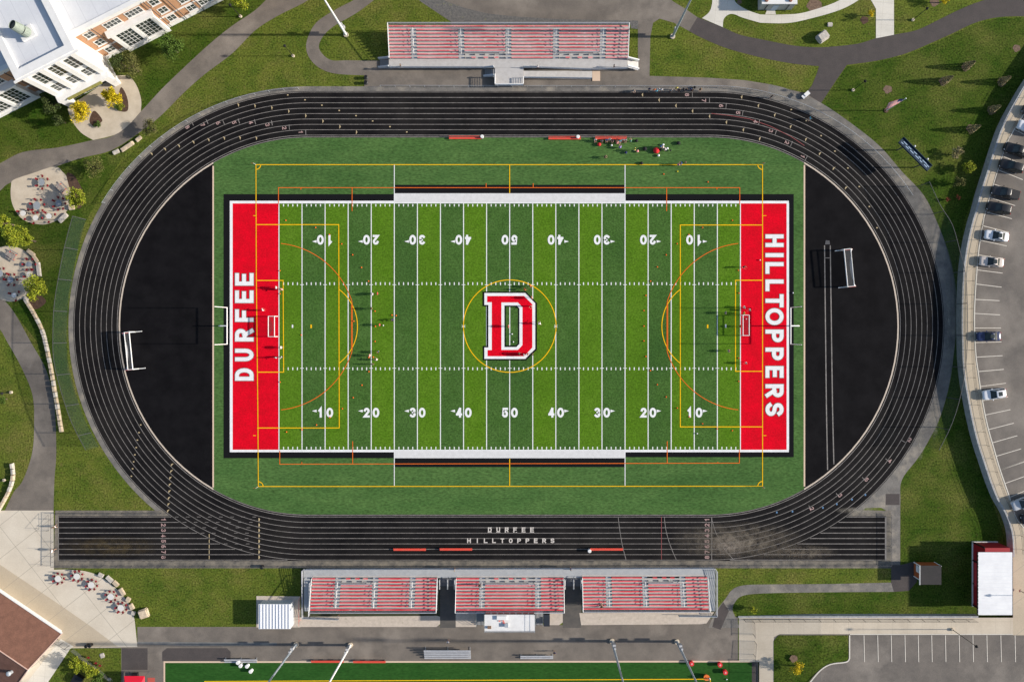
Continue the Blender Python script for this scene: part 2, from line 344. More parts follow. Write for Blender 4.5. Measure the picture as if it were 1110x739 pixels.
# stagger bars, exchange marks
def lane_at(x, y):                         # radial frame of a track point: unit tangent
    if x < cx0: d = Vector((x - cx0, y - cyc))
    elif x > cx1: d = Vector((x - cx1, y - cyc))
    else: d = Vector((0, y - cyc))
    return d.normalized()
tri = [(164,167),(178.6,162),(193.7,158.4),(209.4,154.4),(225.8,151.9),(242.7,150),(259.8,149.6),(277.5,150),(258,114),(276,115),
 (294.2,117),(312.6,120.8),(331,125.6),(349.6,131.5),(368,137.5),(386,143.4),(697,103),(715,108.7),(733.3,114.8),(751.3,120.6),(769.7,126.3),(788,132.7),(806.3,141),(824,150.7),
 (804.5,105.5),(822.6,114.8),(840.3,125),(857.5,137.7),(874,151.5),(889,167),(904,183),(917.3,204),
 (186.7,503.7),(186,510.7),(184.9,518),(184.4,525.3),(184,532.5),(183.4,539.8),(183,546.5),(182.5,553.6)]
m1 = MB()
for x, y in tri:
    d = lane_at(x, y); t = Vector((-d.y, d.x)); c = Vector((x, y))
    q = [c + d * 2.4, c + t * 1.5 * (1 if x < 500 else -1), c - d * 2.4]
    m1.flat(gp([tuple(a) for a in q]), .0372)
for x, y in [(312,103.2),(330.7,108.5),(349,114.3),(367.8,120),(386,125.6),(404,131.4),(422.8,137.5),(441,143.3),(857.7,119),(874,131),(890,147.3),(905,164),(919,182.3),(931.4,202.4),(942.3,224),(950.6,247),
 (152.6,460.3),(150.8,468.6),(149,476.7),(147.8,484.8),(146.3,492.6),(145,500.2),(143.8,507.7),(142.5,515.8)]:
    m1.flat(gp([(x - .8, y - .6), (x + .8, y - .6), (x + .8, y + .6), (x - .8, y + .6)]), .0372)
for k in range(8):
    y = cyc + rr + 5.83 * (k + .5)
    m1.flat(gp([(280.3, y - 1.8), (281.1, y - 1.8), (281.9, y), (281.1, y + 1.8), (280.3, y + 1.8)]), .0372)
    if k > 2: m1.flat(gp([(226.5, y - 2), (227.2, y - 2), (227.2, y + 2), (226.5, y + 2)]), .0372)
m1.build('exchange_mark', M['tanmark'], trk)
m2 = MB(); bars = [(208.5,133.8),(224.5,132),(242.3,132.5),(259,131.5),(276.5,132.3),(294.8,133.5),(313.6,138),(331.5,143.5),(750.5,102.8),(769,108.5),(787,115.2),(805,123),(823,132.3),(841,143.5),(858,156),(874,171.5),(979,478),(962,498.5),(936.5,519),(908,536.5),(878,550)]
for x, y in bars:
    d = lane_at(x, y); m2.strip(gp([tuple(Vector((x, y)) + d * 2.8), tuple(Vector((x, y)) - d * 2.8)]), .12, .0388)
m2.strip(gp([(771.5, 559.5), (771.5, 607)]), .14, .0388)
for pts in ([(670, 559.5), (671.5, 572), (674.5, 590), (678.5, 606)], [(720, 559.5), (722, 575), (727, 592), (733, 606)], [(772, 564), (776, 577), (784, 593), (795, 606)]):
    m2.strip(gp(smooth(pts)), .10, .0396)
m2.build('stagger_bar', M['lane'], trk)
m3 = MB()
for x in (718,): m3.strip(gp([(717, 559.5), (717, 606)]), .09, .0388)
m3.strip(gp([(771, 123.2), (790, 125.3), (812, 129), (835, 137), (857, 148), (872, 158)]), .10, .0388)
m3.build('red_mark', mat('red_mark', (.25, .06, .06)), trk)
m4 = MB()
for x, y in [(842,555),(859,554),(892,550),(907,546),(923.5,541),(938,536)]: m4.flat(gp([(x-.8,y-1),(x+.8,y-1),(x+.8,y+1),(x-.8,y+1)]), .0388)
m4.build('blue_mark', M['bluemark'], trk)
# D shaped black aprons
for side in (0, 1):
    th = math.degrees(math.acos((cx0 - 231.5) / 204.2)) if not side else math.degrees(math.acos((871.5 - cx1) / 204.2))
    if not side: pts = arcl(204.2, 180 - th, 180 + th, cx0)
    else: pts = arcl(204.2, th, -th, cx1)
    o = struct(MB().flat(gp(pts)[::-1], .044).build('apron', M['rubber_dz']), ('left', 'right')[side] + ' black rubber half moon inside the track bend')
    e = MB().strip(gp(pts), .28, .048).build('curb_line', M['lane2'], o)
# ---- turf
a1 = math.degrees(math.acos((cx0 - 231.5) / 203.9)); 
tp = arcl(203.9, a1 * 0 + 90, 180 - a1, cx0, 24); 
turf_pts = arcl(203.9, 90, 180 - a1, cx0, 24) + arcl(203.9, 180 + a1, 270, cx0, 24) + arcl(203.9, -90, -a1, cx1, 24) + arcl(203.9, a1, 90, cx1, 24)
fld = struct(MB().flat(gp(turf_pts), .050).build('turf_field', M['turf']), 'green artificial turf inside the running track')
e = MB(); e.strip(gp([(231.2, 180), (231.2, 528)]), .30, .054); e.strip(gp([(871.9, 179), (871.9, 527)]), .30, .054); e.build('edge_line', M['beige'], fld)
z = .056
XL, XR = 302.5, 802.5
YT, YB = 220.7, 487.3
def rect(mb, x0, y0, x1, y1, z): mb.flat(gp([(x0, y1), (x1, y1), (x1, y0), (x0, y0)]), z)
b = MB()
rect(b, 242.4, 210.6, 427.5, 222, z); rect(b, 677.5, 210.6, 860.3, 222, z); rect(b, 242.4, 486, 427.5, 496.3, z); rect(b, 677.5, 486, 860.3, 495.3, z)
rect(b, 242.4, 222, 252, 486, z); rect(b, 853, 222, 860.3, 486, z)
rect(b, 427.5, 200.5, 677.5, 209.7, z); rect(b, 427.5, 496.2, 677.5, 506, z)
b.build('black_border', M['black'], fld)
l, d = MB(), MB(); lights = [1, 0, 1, 0, 1, 0, 1, 0, 1, 0, 0, 1, 0, 1, 0, 1, 0, 1, 0, 1]
for i, v in enumerate(lights): rect(l if v else d, XL + 25 * i, YT - 1, XL + 25 * i + 25, YB + 1, .060)
l.build('light_stripe', M['turf_l'], fld); d.build('dark_stripe', M['turf_d'], fld)
r_ = MB(); rect(r_, 251, YT - 1, XL, YB + 1, .060); rect(r_, XR, YT - 1, 854, YB + 1, .060); r_.build('end_zone', M['red'], fld)
wb = MB()
rect(wb, 249.2, 217.8, 855, 220.6, .064); rect(wb, 249.2, 487.2, 855, 489.8, .064); rect(wb, 249.2, 220.6, 252.3, 487.2, .064); rect(wb, 852.6, 220.6, 855.2, 487.2, .064)
wb.build('boundary_line', M['white'], fld)
wb = MB(); rect(wb, 427.5, 209.7, 677.5, 219.5, .068); rect(wb, 427.5, 488.2, 677.5, 496.3, .068); wb.build('team_box', M['turfwhite2'], fld)
yl = MB()
for i in range(21): yl.strip(gp([(XL + 25 * i, 220), (XL + 25 * i, 488)]), .17, .072)
yl.strip(gp([(427.5, 179), (427.5, 219)]), .15, .072); yl.strip(gp([(677.5, 179), (677.5, 219)]), .15, .072)
yl.strip(gp([(427.5, 489), (427.5, 526)]), .15, .072); yl.strip(gp([(677.5, 489), (677.5, 526)]), .15, .072)
yl.build('yard_line', M['white'], fld)
tk = MB()
for i in range(1, 100):
    x = XL + 5 * i
    for (y0, y1) in ((221.3, 224), (484, 486.8), (306, 309), (398, 401)):
        if i % 5: tk.strip(gp([(x, y0), (x, y1)]), .19, .0755)
    if i % 5 == 0:
        for yy in (308.6, 399.0): tk.strip(gp([(x - 2, yy), (x + 2, yy)]), .11, .0755)
for x in (502.5, 602.5): tk.strip(gp([(x - 1.8, 352.4), (x + 1.8, 354.8)]), .1, .0755); tk.strip(gp([(x + 1.8, 352.4), (x - 1.8, 354.8)]), .1, .0765)
for x, y in ((317.2, 353.6),): tk.strip(gp([(x, y - 1.7), (x, y + 1.7)]), .28, .0755)
tk.strip(gp([(786.6, 351.6), (786.6, 355)]), .28, .0755)
tk.build('hash_mark', M['white'], fld)
ye = MB(); W = .165; zz = .080
ye.strip(gp([(277.6, 178.7), (826.5, 178.7), (826.5, 526.6), (280.2, 526.9)]), .15, zz); ye.strip(gp([(277.6, 178.4), (278, 300), (279.6, 440), (280.2, 527.2)]), .15, zz + .001)
ye.strip(gp([(552.5, 179), (552.5, 209.5)]), .16, zz + .003); ye.strip(gp([(552.5, 497), (552.5, 526)]), .16, zz + .003)
ye.strip(gp([(278, 243.6), (367.3, 243.6), (367.9, 463.6), (279, 463.6)]), W, zz); ye.strip(gp([(278, 304), (307, 304), (307.6, 403.2), (279, 403.2)]), W, zz)
ye.strip(gp([(826, 244), (737.4, 244), (737.4, 462.4), (826, 462.4)]), W, zz); ye.strip(gp([(826, 303.8), (797.2, 303.8), (797.2, 402.3), (826, 402.3)]), W, zz)
ye.strip(gp([(552.6 + 50.2 * math.cos(t * math.pi / 36), 353.4 + 50 * math.sin(t * math.pi / 36)) for t in range(72)]), W, zz + .003, True)
a = 53.5
ye.strip(gp([(337.6 + 50 * math.cos(R(a * (i / 12 - 1))), 353.6 - 50 * math.sin(R(a * (i / 12 - 1)))) for i in range(25)]), W, zz + .003)
ye.strip(gp([(767.4 - 50 * math.cos(R(a * (i / 12 - 1))), 353.6 - 50 * math.sin(R(a * (i / 12 - 1)))) for i in range(25)]), W, zz + .003)
for cx_, cy_, a0 in ((277.6, 178.7, 0), (826.5, 178.7, 90), (826.5, 526.6, 180), (280.2, 526.9, 270)):
    ye.strip(gp([(cx_ + 5.2 * math.cos(R(a0 + i * 15)), cy_ + 5.2 * math.sin(R(a0 + i * 15))) for i in range(7)]), W, zz + .004)
ye.strip(gp([(337.4, 351.8), (337.4, 355.6)]), .3, zz); ye.strip(gp([(767, 351.8), (767, 355.6)]), .3, zz)
for yy in (233.9, 471.8): ye.strip(gp([(274.5, yy), (277.5, yy)]), .12, zz); ye.strip(gp([(827, yy), (830.5, yy)]), .12, zz)
ye.build('soccer_line', M['yellow'], fld)
og = MB(); zz = .087; W = .135
og.strip(gp([(302, 222), (302, 203.6), (801.8, 203.6), (801.8, 222)]), W, zz); og.strip(gp([(303.4, 488), (303.4, 502.8), (801.4, 501.6), (801.4, 487)]), W, zz)
for x in (381.8, 722.6): og.strip(gp([(x, 204), (x, 229)]), W, zz + .002); og.strip(gp([(x + .6, 478), (x + .6, 502)]), W, zz + .002)
for x in (326.3, 777): og.strip(gp([(x, 203.8), (x, 205.6)]), W, zz + .002); og.strip(gp([(x + 1, 500.4), (x + 1, 502)]), W, zz + .002)
for x in (527, 578): og.strip(gp([(x, 198.8), (x, 203.5)]), W, zz + .002)
for sx, c0, xe, gx in ((1, 295.3, 382, 302.7), (-1, 809.5, 722.9, 801.5)):
    pts = []
    for i in range(61):
        t = R(-90 + 3 * i); x = c0 + sx * 90.5 * math.cos(t); y = 354 + 90.5 * math.sin(t)
        if (x - gx) * sx >= 0: pts.append((min(x, xe) if sx > 0 else max(x, xe), y))
    og.strip(gp(pts), W, zz + .003)
    og.strip(gp([(xe - sx * .9, 330), (xe - sx * .9, 378)]), W, zz + .001)
og.build('lacrosse_line', M['orange'], fld)
# ---- lettering as mitred strokes in a unit box (y up)
def arc(cx, cy, rx, ry, a0, a1, n=8): return [(cx + rx * math.cos(R(a0 + (a1 - a0) * i / n)), cy + ry * math.sin(R(a0 + (a1 - a0) * i / n))) for i in range(n + 1)]
GL = {
 'D': [[(0, 0), (0, 1)] + arc(.45, .5, .55, .5, 90, -90) + [(0, 0)]],
 'U': [[(0, 1), (0, .42)] + arc(.5, .42, .5, .42, 180, 360) + [(1, 1)]],
 'R': [[(0, 0), (0, 1)], [(0, 1), (.6, 1)] + arc(.6, .74, .4, .26, 90, -90) + [(0, .48)], [(.5, .48), (1, 0)]],
 'F': [[(0, 0), (0, 1), (1, 1)], [(0, .52), (.85, .52)]],
 'E': [[(1, 0), (0, 0), (0, 1), (1, 1)], [(0, .52), (.9, .52)]],
 'H': [[(0, 0), (0, 1)], [(1, 0), (1, 1)], [(0, .5), (1, .5)]],
 'I': [[(.5, 0), (.5, 1)]], 'L': [[(0, 1), (0, 0), (1, 0)]], 'T': [[(0, 1), (1, 1)], [(.5, 1), (.5, 0)]],
 'O': [arc(.5, .5, .5, .5, 0, 345, 23)], 'P': [[(0, 0), (0, 1)], [(0, 1), (.55, 1)] + arc(.55, .73, .45, .27, 90, -90) + [(0, .46)]],
 'S': [arc(.5, .75, .48, .25, 20, 180, 8) + arc(.5, .75, .48, .25, 200, 270, 4)[:-1] + arc(.5, .25, .5, .25, 90, -160, 12)],
 '0': [arc(.5, .5, .5, .5, 0, 345, 23)], '1': [[(.1, .78), (.55, 1), (.55, 0)]],
 '2': [arc(.5, .72, .48, .28, 165, -20, 9) + [(0, 0), (1, 0)]],
 '3': [arc(.45, .75, .47, .25, 150, -80, 9) + arc(.45, .25, .5, .25, 80, -150, 9)],
 '4': [[(.76, 0), (.76, 1)], [(.70, .98), (.06, .30)], [(0, .27), (1.02, .27)]],
 '5': [[(.95, 1), (.12, 1), (.05, .55)] + arc(.45, .33, .5, .33, 125, -150, 10)],
 '6': [arc(.5, .3, .5, .3, 0, 345, 14), [(.03, .36)] + arc(.62, .45, .6, .55, 170, 75, 6)],
 '7': [[(0, 1), (1, 1), (.35, 0)]], '8': [arc(.5, .27, .5, .27, 0, 345, 14), arc(.5, .76, .44, .24, 0, 345, 14)]}
def glyph(mb, ch, cx, cy, w, h, ang, t, z, outline=0):        # cx,cy photo px of the glyph centre; w,h outer size in px; ang = turn in degrees
    ww, hh = (w - t), (h - t); ca, sa = math.cos(R(ang)), math.sin(R(ang))
    for si, s_ in enumerate(GL[ch]):
        pts = []
        for (u, v) in s_:
            a_, b_ = (u - .5) * ww, (v - .5) * hh
            pts.append((cx + a_ * ca - b_ * sa, cy - (a_ * sa + b_ * ca)))
        closed = ch in 'O0' or (ch in '68' and len(s_) == 15) or ch == 'D'
        if ch == 'D': pts = pts[:-1]
        if not closed:                                        # run stroke ends out to the full letter size
            e0 = Vector(pts[0]) - Vector(pts[1]); e1 = Vector(pts[-1]) - Vector(pts[-2])
            pts[0] = tuple(Vector(pts[0]) + e0.normalized() * (t / 2 + outline / 2)); pts[-1] = tuple(Vector(pts[-1]) + e1.normalized() * (t / 2 + outline / 2))
        mb.strip(gp(pts), (t + outline) * S, z + .0015 * si, closed)
for i, s_ in enumerate(['10', '20', '30', '40', '50', '40', '30', '20', '10']):
    x = 352.5 + 50 * i
    for y, ang in ((447, 0), (260, 180)):
        mb = MB(); sg = 1 if ang == 0 else -1
        off = 5.0 if s_ != '50' else 5.0
        glyph(mb, s_[0], x - sg * 4.9, y, 6.6 if s_[0] != '1' else 5.4, 10.6, ang, 2.4, .096)
        glyph(mb, s_[1], x + sg * 5.1, y, 7.4, 10.6, ang, 2.35, .096)
        if s_ != '50':
            dr = -1 if i < 4 else 1; ex = x + dr * (14.2 if True else 0)
            yy = y - sg * 1.8
            mb.flat(gp([(ex, yy), (ex - dr * 5, yy - 1.5), (ex - dr * 5, yy + 1.5)][::dr]), .096)
        mb.build('yard_number', M['white'], fld)
outl, fil = MB(), MB()
for ch, y in zip('DURFEE', (405.7, 384.6, 363.2, 342, 321.6, 302.8)):
    w_ = 13.4
    glyph(outl, ch, 265, y, w_, 20, 90, 4.2, .096, 1.2); glyph(fil, ch, 265, y, w_, 20, 90, 4.2, .101)
ys = [259.8, 270.6, 280.8, 294, 312.5 - .5, 334, 351, 371, 390, 410, 432]
HT = [('H', 261, 13.5), ('I', 276.6, 5), ('L', 290.5, 12.5), ('L', 309.3, 12.5), ('T', 326, 14), ('O', 343.1, 18), ('P', 364, 13.5), ('P', 383.5, 13.5), ('E', 403, 12.5), ('R', 423.3, 14), ('S', 443.5, 14)]
for ch, y, w_ in HT:
    glyph(outl, ch, 839.4, y, w_, 19.6, -90, 4.2, .096, 1.2); glyph(fil, ch, 839.4, y, w_, 19.6, -90, 4.2, .101)
outl.build('lettering_outline', mat('letter_edge', (.16, .13, .12), .95), fld); fil.build('lettering', M['white'], fld)
tl = MB()
for i, ch in enumerate('DURFEE'): glyph(tl, ch, 531 + 9.15 * i, 573.9, 4, 5.4, 0, 1.1, .0415); 
for i, ch in enumerate('HILLTOPPERS'): glyph(tl, ch, 508.4 + 9.05 * i, 585.6, 4, 5.2, 0, 1.1, .0415)
for i, ch in enumerate('DURFEE'):                            # slab serifs
    for dx in (-1.5, 1.3):
        for dy in (-2.5, 2.5): tl.flat(gp([(531 + 9.15 * i + dx - .8, 573.9 + dy - .3), (531 + 9.15 * i + dx - .8, 573.9 + dy + .3), (531 + 9.15 * i + dx + .8, 573.9 + dy + .3), (531 + 9.15 * i + dx + .8, 573.9 + dy - .3)]), .0445)
tl.build('track_lettering', mat('track_letter_paint', (.50, .46, .42)), trk)
tn = MB()
for k in range(8):
    y = cyc + rr + 5.83 * (k + .5)
    glyph(tn, str(k + 1), 177.3, y, 3, 5, -90, .9, .0415); glyph(tn, str(k + 1), 766.4, y, 3.4, 5, 90, .9, .0415)
for s_, x, y in [('8',203.3,138),('7',219.7,135.5),('6',236.5,133.5),('5',253.8,133),('4',272,133),('3',290,135.5),('2',308.3,139),('1',326,143.5),('8',744.7,103),('7',763,109),('6',781.6,115),('5',800,122.5),('4',819,132),('3',835.5,142),('2',853,154.8),('1',870,169.8),('4',964.5,499.3),('5',939.3,519.6),('2',986,476.5),('3',910.7,536.6),('2',880,551)]:
    d_ = lane_at(x, y); ang = math.degrees(math.atan2(-d_.y, d_.x)) 
    glyph(tn, s_, x, y, 3.2, 4.6, ang + (0 if y > 300 else 180), .85, .0415)
tn.build('lane_number', M['pinkpaint'], trk)
# the big D
def poly(mb, pts, z): mb.flat(gp([(480 + x / 6.72, 300 + y / 6.72) for x, y in pts])[::-1], z)
for nm, mt, pts, z in (
 ('logo_outline', 'black', [(291,108),(605,108),(686,190),(686,530),(607,608),(293,608),(293,503),(320,503),(320,215),(291,215)], .100),
 ('logo_border', 'white', [(303,118),(600,118),(673,193),(673,525),(600,597),(303,597),(303,514),(332,514),(332,205),(303,205)], .104),
 ('logo_letter', 'red', [(323,140),(592,140),(652,200),(652,515),(592,578),(326,578),(326,533),(357,533),(357,185),(323,185)], .108),
 ('logo_border', 'white', [(427,187),(547,187),(580,222),(580,497),(547,532),(427,532)], .112),
 ('logo_outline', 'black', [(449,209),(539,209),(558,230),(558,488),(536,511),(449,511)], .116),
 ('logo_centre', 'turf_d', [(459,219),(533,219),(547,233),(547,484),(530,500),(459,500)], .120)):
    mb = MB(); poly(mb, pts, z); mb.build(nm, M[mt], fld)
MB().strip(gp([(552.6, 332.8), (552.6, 374.2)]), .17, .124).build('yard_line', M['white'], fld)
# long jump runway
rw = MB()
rw.strip(gp([(893.7, 266), (895.7, 440), (897, 509)]), .20, .050); rw.strip(gp([(899.9, 266), (902.3, 440), (903.8, 503)]), .20, .050)
rw.strip(gp([(893.7, 279.6), (900, 279.6)]), .12, .053)
struct(rw.build('runway_line', M['lane']), 'pale painted lines of the jump runway on the right apron')
tag(MB().prism(gp([(895, 260.5), (899, 261), (899.5, 265), (894, 265)]), .044, .10).build('plant_box', M['steel']), 'dark plant box at the head of the jump runway', 'pole vault box')
# dust and faded patches lying on the track and apron (their own outline comes from noise)
def stain(cx, cy, rx, ry, col, amount, z, label, sc_=.8):
    m = bpy.data.materials.new('dust'); m.use_nodes = True; n = m.node_tree; b = n.nodes['Principled BSDF']; b.inputs['Base Color'].default_value = (*col, 1); b.inputs['Roughness'].default_value = 1; b.inputs['Specular IOR Level'].default_value = 0
    tc = n.nodes.new('ShaderNodeTexCoord'); gr = n.nodes.new('ShaderNodeTexGradient'); gr.gradient_type = 'SPHERICAL'; mp = n.nodes.new('ShaderNodeMapping'); mp.inputs['Scale'].default_value = (1 / (rx * S), 1 / (ry * S), 1)
    n.links.new(tc.outputs['Object'], mp.inputs[0]); n.links.new(mp.outputs[0], gr.inputs[0])
    no = n.nodes.new('ShaderNodeTexNoise'); no.inputs['Scale'].default_value = sc_; no.inputs['Detail'].default_value = 7; no.inputs['Roughness'].default_value = .7; n.links.new(tc.outputs['Object'], no.inputs[0])
    mr = n.nodes.new('ShaderNodeMapRange'); mr.inputs['From Min'].default_value = .36; mr.inputs['From Max'].default_value = .72; n.links.new(no.outputs['Fac'], mr.inputs[0])
    g2 = n.nodes.new('ShaderNodeMath'); g2.operation = 'MULTIPLY'; n.links.new(gr.outputs['Fac'], g2.inputs[0]); n.links.new(mr.outputs[0], g2.inputs[1])
    g3 = n.nodes.new('ShaderNodeMath'); g3.operation = 'MULTIPLY'; g3.use_clamp = True; n.links.new(g2.outputs[0], g3.inputs[0]); g3.inputs[1].default_value = amount; n.links.new(g3.outputs[0], b.inputs['Alpha'])
    o = MB().flat([(-rx * S, -ry * S), (rx * S, -ry * S), (rx * S, ry * S), (-rx * S, ry * S)], 0).build('dust_patch', m); o.location = (*G(cx, cy), z); o['kind'] = 'stuff'; o['label'] = label; tag(o, label, 'dust', None, 'stuff')
stain(800, 586, 75, 22, (.17, .145, .115), 1.5, .043, 'pale sand dust spread over the lower right start of the home straight', .6)
stain(790, 592, 22, 13, (.27, .23, .19), 1.2, .0455, 'brightest patch of sand dust beside the finish line', 1.2)
stain(120, 592, 60, 13, (.10, .075, .04), .9, .043, 'brown stain on the left end of the sprint straight', .5)
stain(860, 598, 50, 9, (.26, .22, .17), 1.1, .043, 'sand washed along the edge under the right bend')
for x, y, rx, ry in ((1028, 345, 4, 75), (1013, 452, 5, 26), (997, 480, 5, 20), (930, 553, 26, 4), (850, 102, 20, 4)):
    stain(x, y, rx, ry, (.34, .31, .26), 1.1, .047, 'pale weathered patch at the pavement edge of the track', .7)
# ---------------------------------------------------------------- bottom asphalt, second field, plazas
sheet('pavement', [(149, 679), (320, 679), (500, 677), (640, 677), (800, 668), (800, 717), (178, 717), (178, 760), (60, 760), (60, 700), (149, 700)], .010, M['asph'], 'grey asphalt lane behind the home bleachers')
sheet('path', smooth([(970, 631), (966, 631), (900, 632.5), (830, 633), (806, 634), (794, 638.5), (786, 649), (776, 662), (768, 680)], 4) + smooth([(802, 680), (797, 668), (794, 660), (797, 652), (806, 645), (834, 642.5), (900, 641.5), (969, 641)], 4), .012, M['asph_ring'], 'narrow asphalt path along the lawn right of the home bleachers')
sheet('pavement', [(776, 664), (784, 652), (790, 662), (781, 682), (772, 679)], .020, M['asph_new'], 'dark asphalt patch at the end of the narrow path')
sheet('pavement', [(966, 612), (976, 612), (992, 608), (994, 630), (985, 640), (969, 641), (966, 631)], .022, M['asph_new'], 'dark asphalt patch in front of the small ticket booth')
for pts, lb in (([(132, 702), (160, 702), (160, 725.5), (132, 725.5)], 'square dark asphalt patch beside the small lawn'), ([(176, 706), (181, 702), (246, 702), (250, 706), (250, 716), (176, 716)], 'long dark asphalt patch above the second field'), ([(960, 535), (975, 535), (975, 547), (960, 547)], 'small dark patch at the corner of the ring path')):
    sheet('pavement', pts, .024, M['asph_new'], lb)
sheet('lawn', [(60, 702), (131.5, 702), (131.5, 760), (40, 760)], .016, M['grass'], 'small triangular lawn beside the brown building')
sheet('dark_strip', [(128, 695), (300, 696), (300, 699), (200, 699.5), (150, 697.5)], .026, mat('dark_strip_asphalt', (.10, .105, .11), .7, (.2, .19, .17), .4), 'dark strip crossing the asphalt lane')  # darker mottled strip laid over the lane
for pts, lb in (([(323, 668), (336, 668), (474, 667), (477, 668), (477, 676), (473, 679), (323, 679)], 'left'), ([(494, 664), (516, 664), (516, 679), (494, 679)], 'middle left'), ([(591, 663), (610, 663), (610, 674), (606, 677), (591, 677)], 'middle right'), ([(628, 664), (774, 663), (766, 675), (760, 676), (630, 677)], 'right')):
    sheet('gravel', pts, .020, M['conc_pad'], lb + ' pale gravel bed behind the home bleachers')
sheet('pavement', [(477, 626), (494, 626), (494, 680), (477, 680)], .014, MATS.get('passage_asphalt') or mat('passage_asphalt', (.10, .09, .08), .9, (.075, .07, .065), .8, fine=.1), 'dark passage between the left and middle home bleachers')
sheet('pavement', [(610, 626), (630, 626), (630, 680), (610, 680)], .014, mat('passage_asphalt', (.10, .09, .08), .9, (.075, .07, .065), .8, fine=.1), 'passage between the middle and right home bleachers')
sheet('grass_strip', [(326, 616), (776, 616), (776, 668), (326, 668)], .004, mat('under_stand_soil', (.05, .05, .03), .9, (.03, .04, .015), 1), 'bare soil under the home bleachers')
t2 = struct(sheet('second_turf_field', [(178.5, 717.5), (815, 717.5), (815, 800), (178.5, 800)], .030, M['turf_2'], 'dark green turf of the second field at the bottom edge'))
e = MB(); e.strip(gp([(178.2, 800), (178.2, 717), (815, 716.4)]), .32, .034); e.build('edge_line', M['beige'], t2)
e = MB(); e.strip(gp([(222, 800), (222, 738), (770, 735.5), (770, 800)]), .16, .036); e.build('soccer_line', M['yellow'], t2)
sheet('pavement', [(815, 717), (822, 717), (822, 800), (815, 800)], .030, M['asph_new'], 'dark strip along the right edge of the second field')
# plaza bottom left
sheet('plaza', [(-20, 553), (58, 553), (58.5, 617)] + smooth([(58.5, 617), (76, 617), (96, 619.5), (111, 626), (128.6, 640), (141, 656), (146, 671.5)]) + [(149, 700.6), (76, 702), (45, 742), (40, 760), (-20, 760)], .030, M['conc'], 'pale concrete plaza in the lower left corner')
sheet('plaza_band', [(-20, 598), (0, 611.5), (62, 653), (98, 678), (128, 700.5), (76, 701.5), (66, 700), (60, 690), (0, 650), (-20, 640)], .034, M['conc_tan'], 'tan concrete band running beside the brown building')
# plaza by the school door
sheet('plaza', smooth([(86, 108), (75, 113), (74, 120), (78, 131), (88, 144), (101, 152)]) + smooth([(101, 152), (125, 146), (140, 135), (152.6, 121)]) + smooth([(152.6, 121), (153, 108), (147.6, 92), (139, 83), (126, 82)]), .018, M['patio'], 'tan concrete forecourt at the school entrance')
sheet('plaza', smooth([(12, 201.5), (15, 195), (35, 188), (59, 180.7), (68, 186.4), (74.4, 195), (77.2, 205), (76.3, 220.4), (72, 229.3), (63, 238), (50.4, 243), (37.8, 242.5), (25, 238), (16.4, 228), (12, 215.4)], 5, True), .018, M['patio'], 'upper round tan patio beside the track')
sheet('plaza', smooth([(-14, 275), (0, 268), (11, 267), (25, 270.8), (36.6, 284), (39, 299), (36, 312), (27.7, 322), (12.6, 327), (0, 324), (-14, 318), (-22, 297)], 5, True), .018, M['patio'], 'lower round tan patio at the left edge')
# upper right walks
sheet('walkway', smooth([(761, 20), (769, 13), (772, 3), (772, -10)]) + smooth([(795, -10), (796, 0), (801, 6), (812, 12), (824, 16)]) + smooth([(824, 25), (805, 19.5), (796, 15.8), (790, 16), (784.5, 21), (783.5, 29.8)]) + [(770, 24)], .0203, M['conc_pale'], 'pale concrete walk entering from the top edge')
sheet('walkway', smooth([(824, 16), (835, 16.3), (850, 16), (866, 15), (882, 11), (905, 3), (925, -8)]) + smooth([(942, -8), (925, 4), (905, 13), (870, 22.5), (850, 25.5), (824, 25)]), .0203, M['conc_pale'], 'pale concrete walk in front of the small grey building')
sheet('walkway', [(832.5, 8), (839.5, 8), (841, 16), (829.5, 16)], .0235, M['conc_pale'], 'short pale concrete spur to the grey building door')
sheet('walkway', [(938, -8), (969, -8), (969, 38), (949.5, 41.8), (949.5, 10), (945, 2)], .0265, M['conc_pale'], 'pale concrete walk dropping straight from the top edge')
# ---------------------------------------------------------------- raised lots behind the retaining wall
wcurve = [(1150, 30), (1110, 86), (1095, 110.4), (1081, 136.8), (1070.9, 165), (1063.8, 187.5), (1056.7, 210), (1051.6, 229.5), (1048, 241), (1042.5, 264.6), (1038.8, 289), (1037, 317.4), (1036.4, 350), (1036.8, 369.5), (1037.4, 390.4), (1039.4, 410.7), (1043.2, 433), (1047.5, 455.3), (1053.6, 479.7), (1060.5, 500.8), (1066.8, 519.8), (1074.4, 538.7), (1083, 553.9), (1088.6, 569), (1090.9, 582.3), (1091.4, 600)]
ws = smooth(wcurve, 3)
def push(pts, d):                                     # shift the ground outline inwards, px
    out = []
    for i, p in enumerate(pts):
        a = Vector(pts[max(0, i - 1)]); b = Vector(pts[min(len(pts) - 1, i + 1)]); t = (b - a).normalized()
        out.append((p[0] - t.y * -d * -1 if False else p[0] + abs(t.y) * d, p[1] - (t.x * d if t.y > 0 else -t.x * d)))
    return out
def lift(p, z): k = H / (H - z); return (NX + (p[0] - NX) * k, NY + (p[1] - NY) * k)     # where a ground pixel shows when raised
rim = [lift(p, 2) for p in ws]
lot = MB()
outline = rim + [(1098, 600), (1098, 670), (890, 669), (801, 669), (801, 717), (823, 717), (823, 900), (1500, 900), (1500, 20)]
raised(lot, outline, 0)
struct(lot.build('raised_terrain', M['asph_lot']), 'raised parking lots held by the retaining wall')
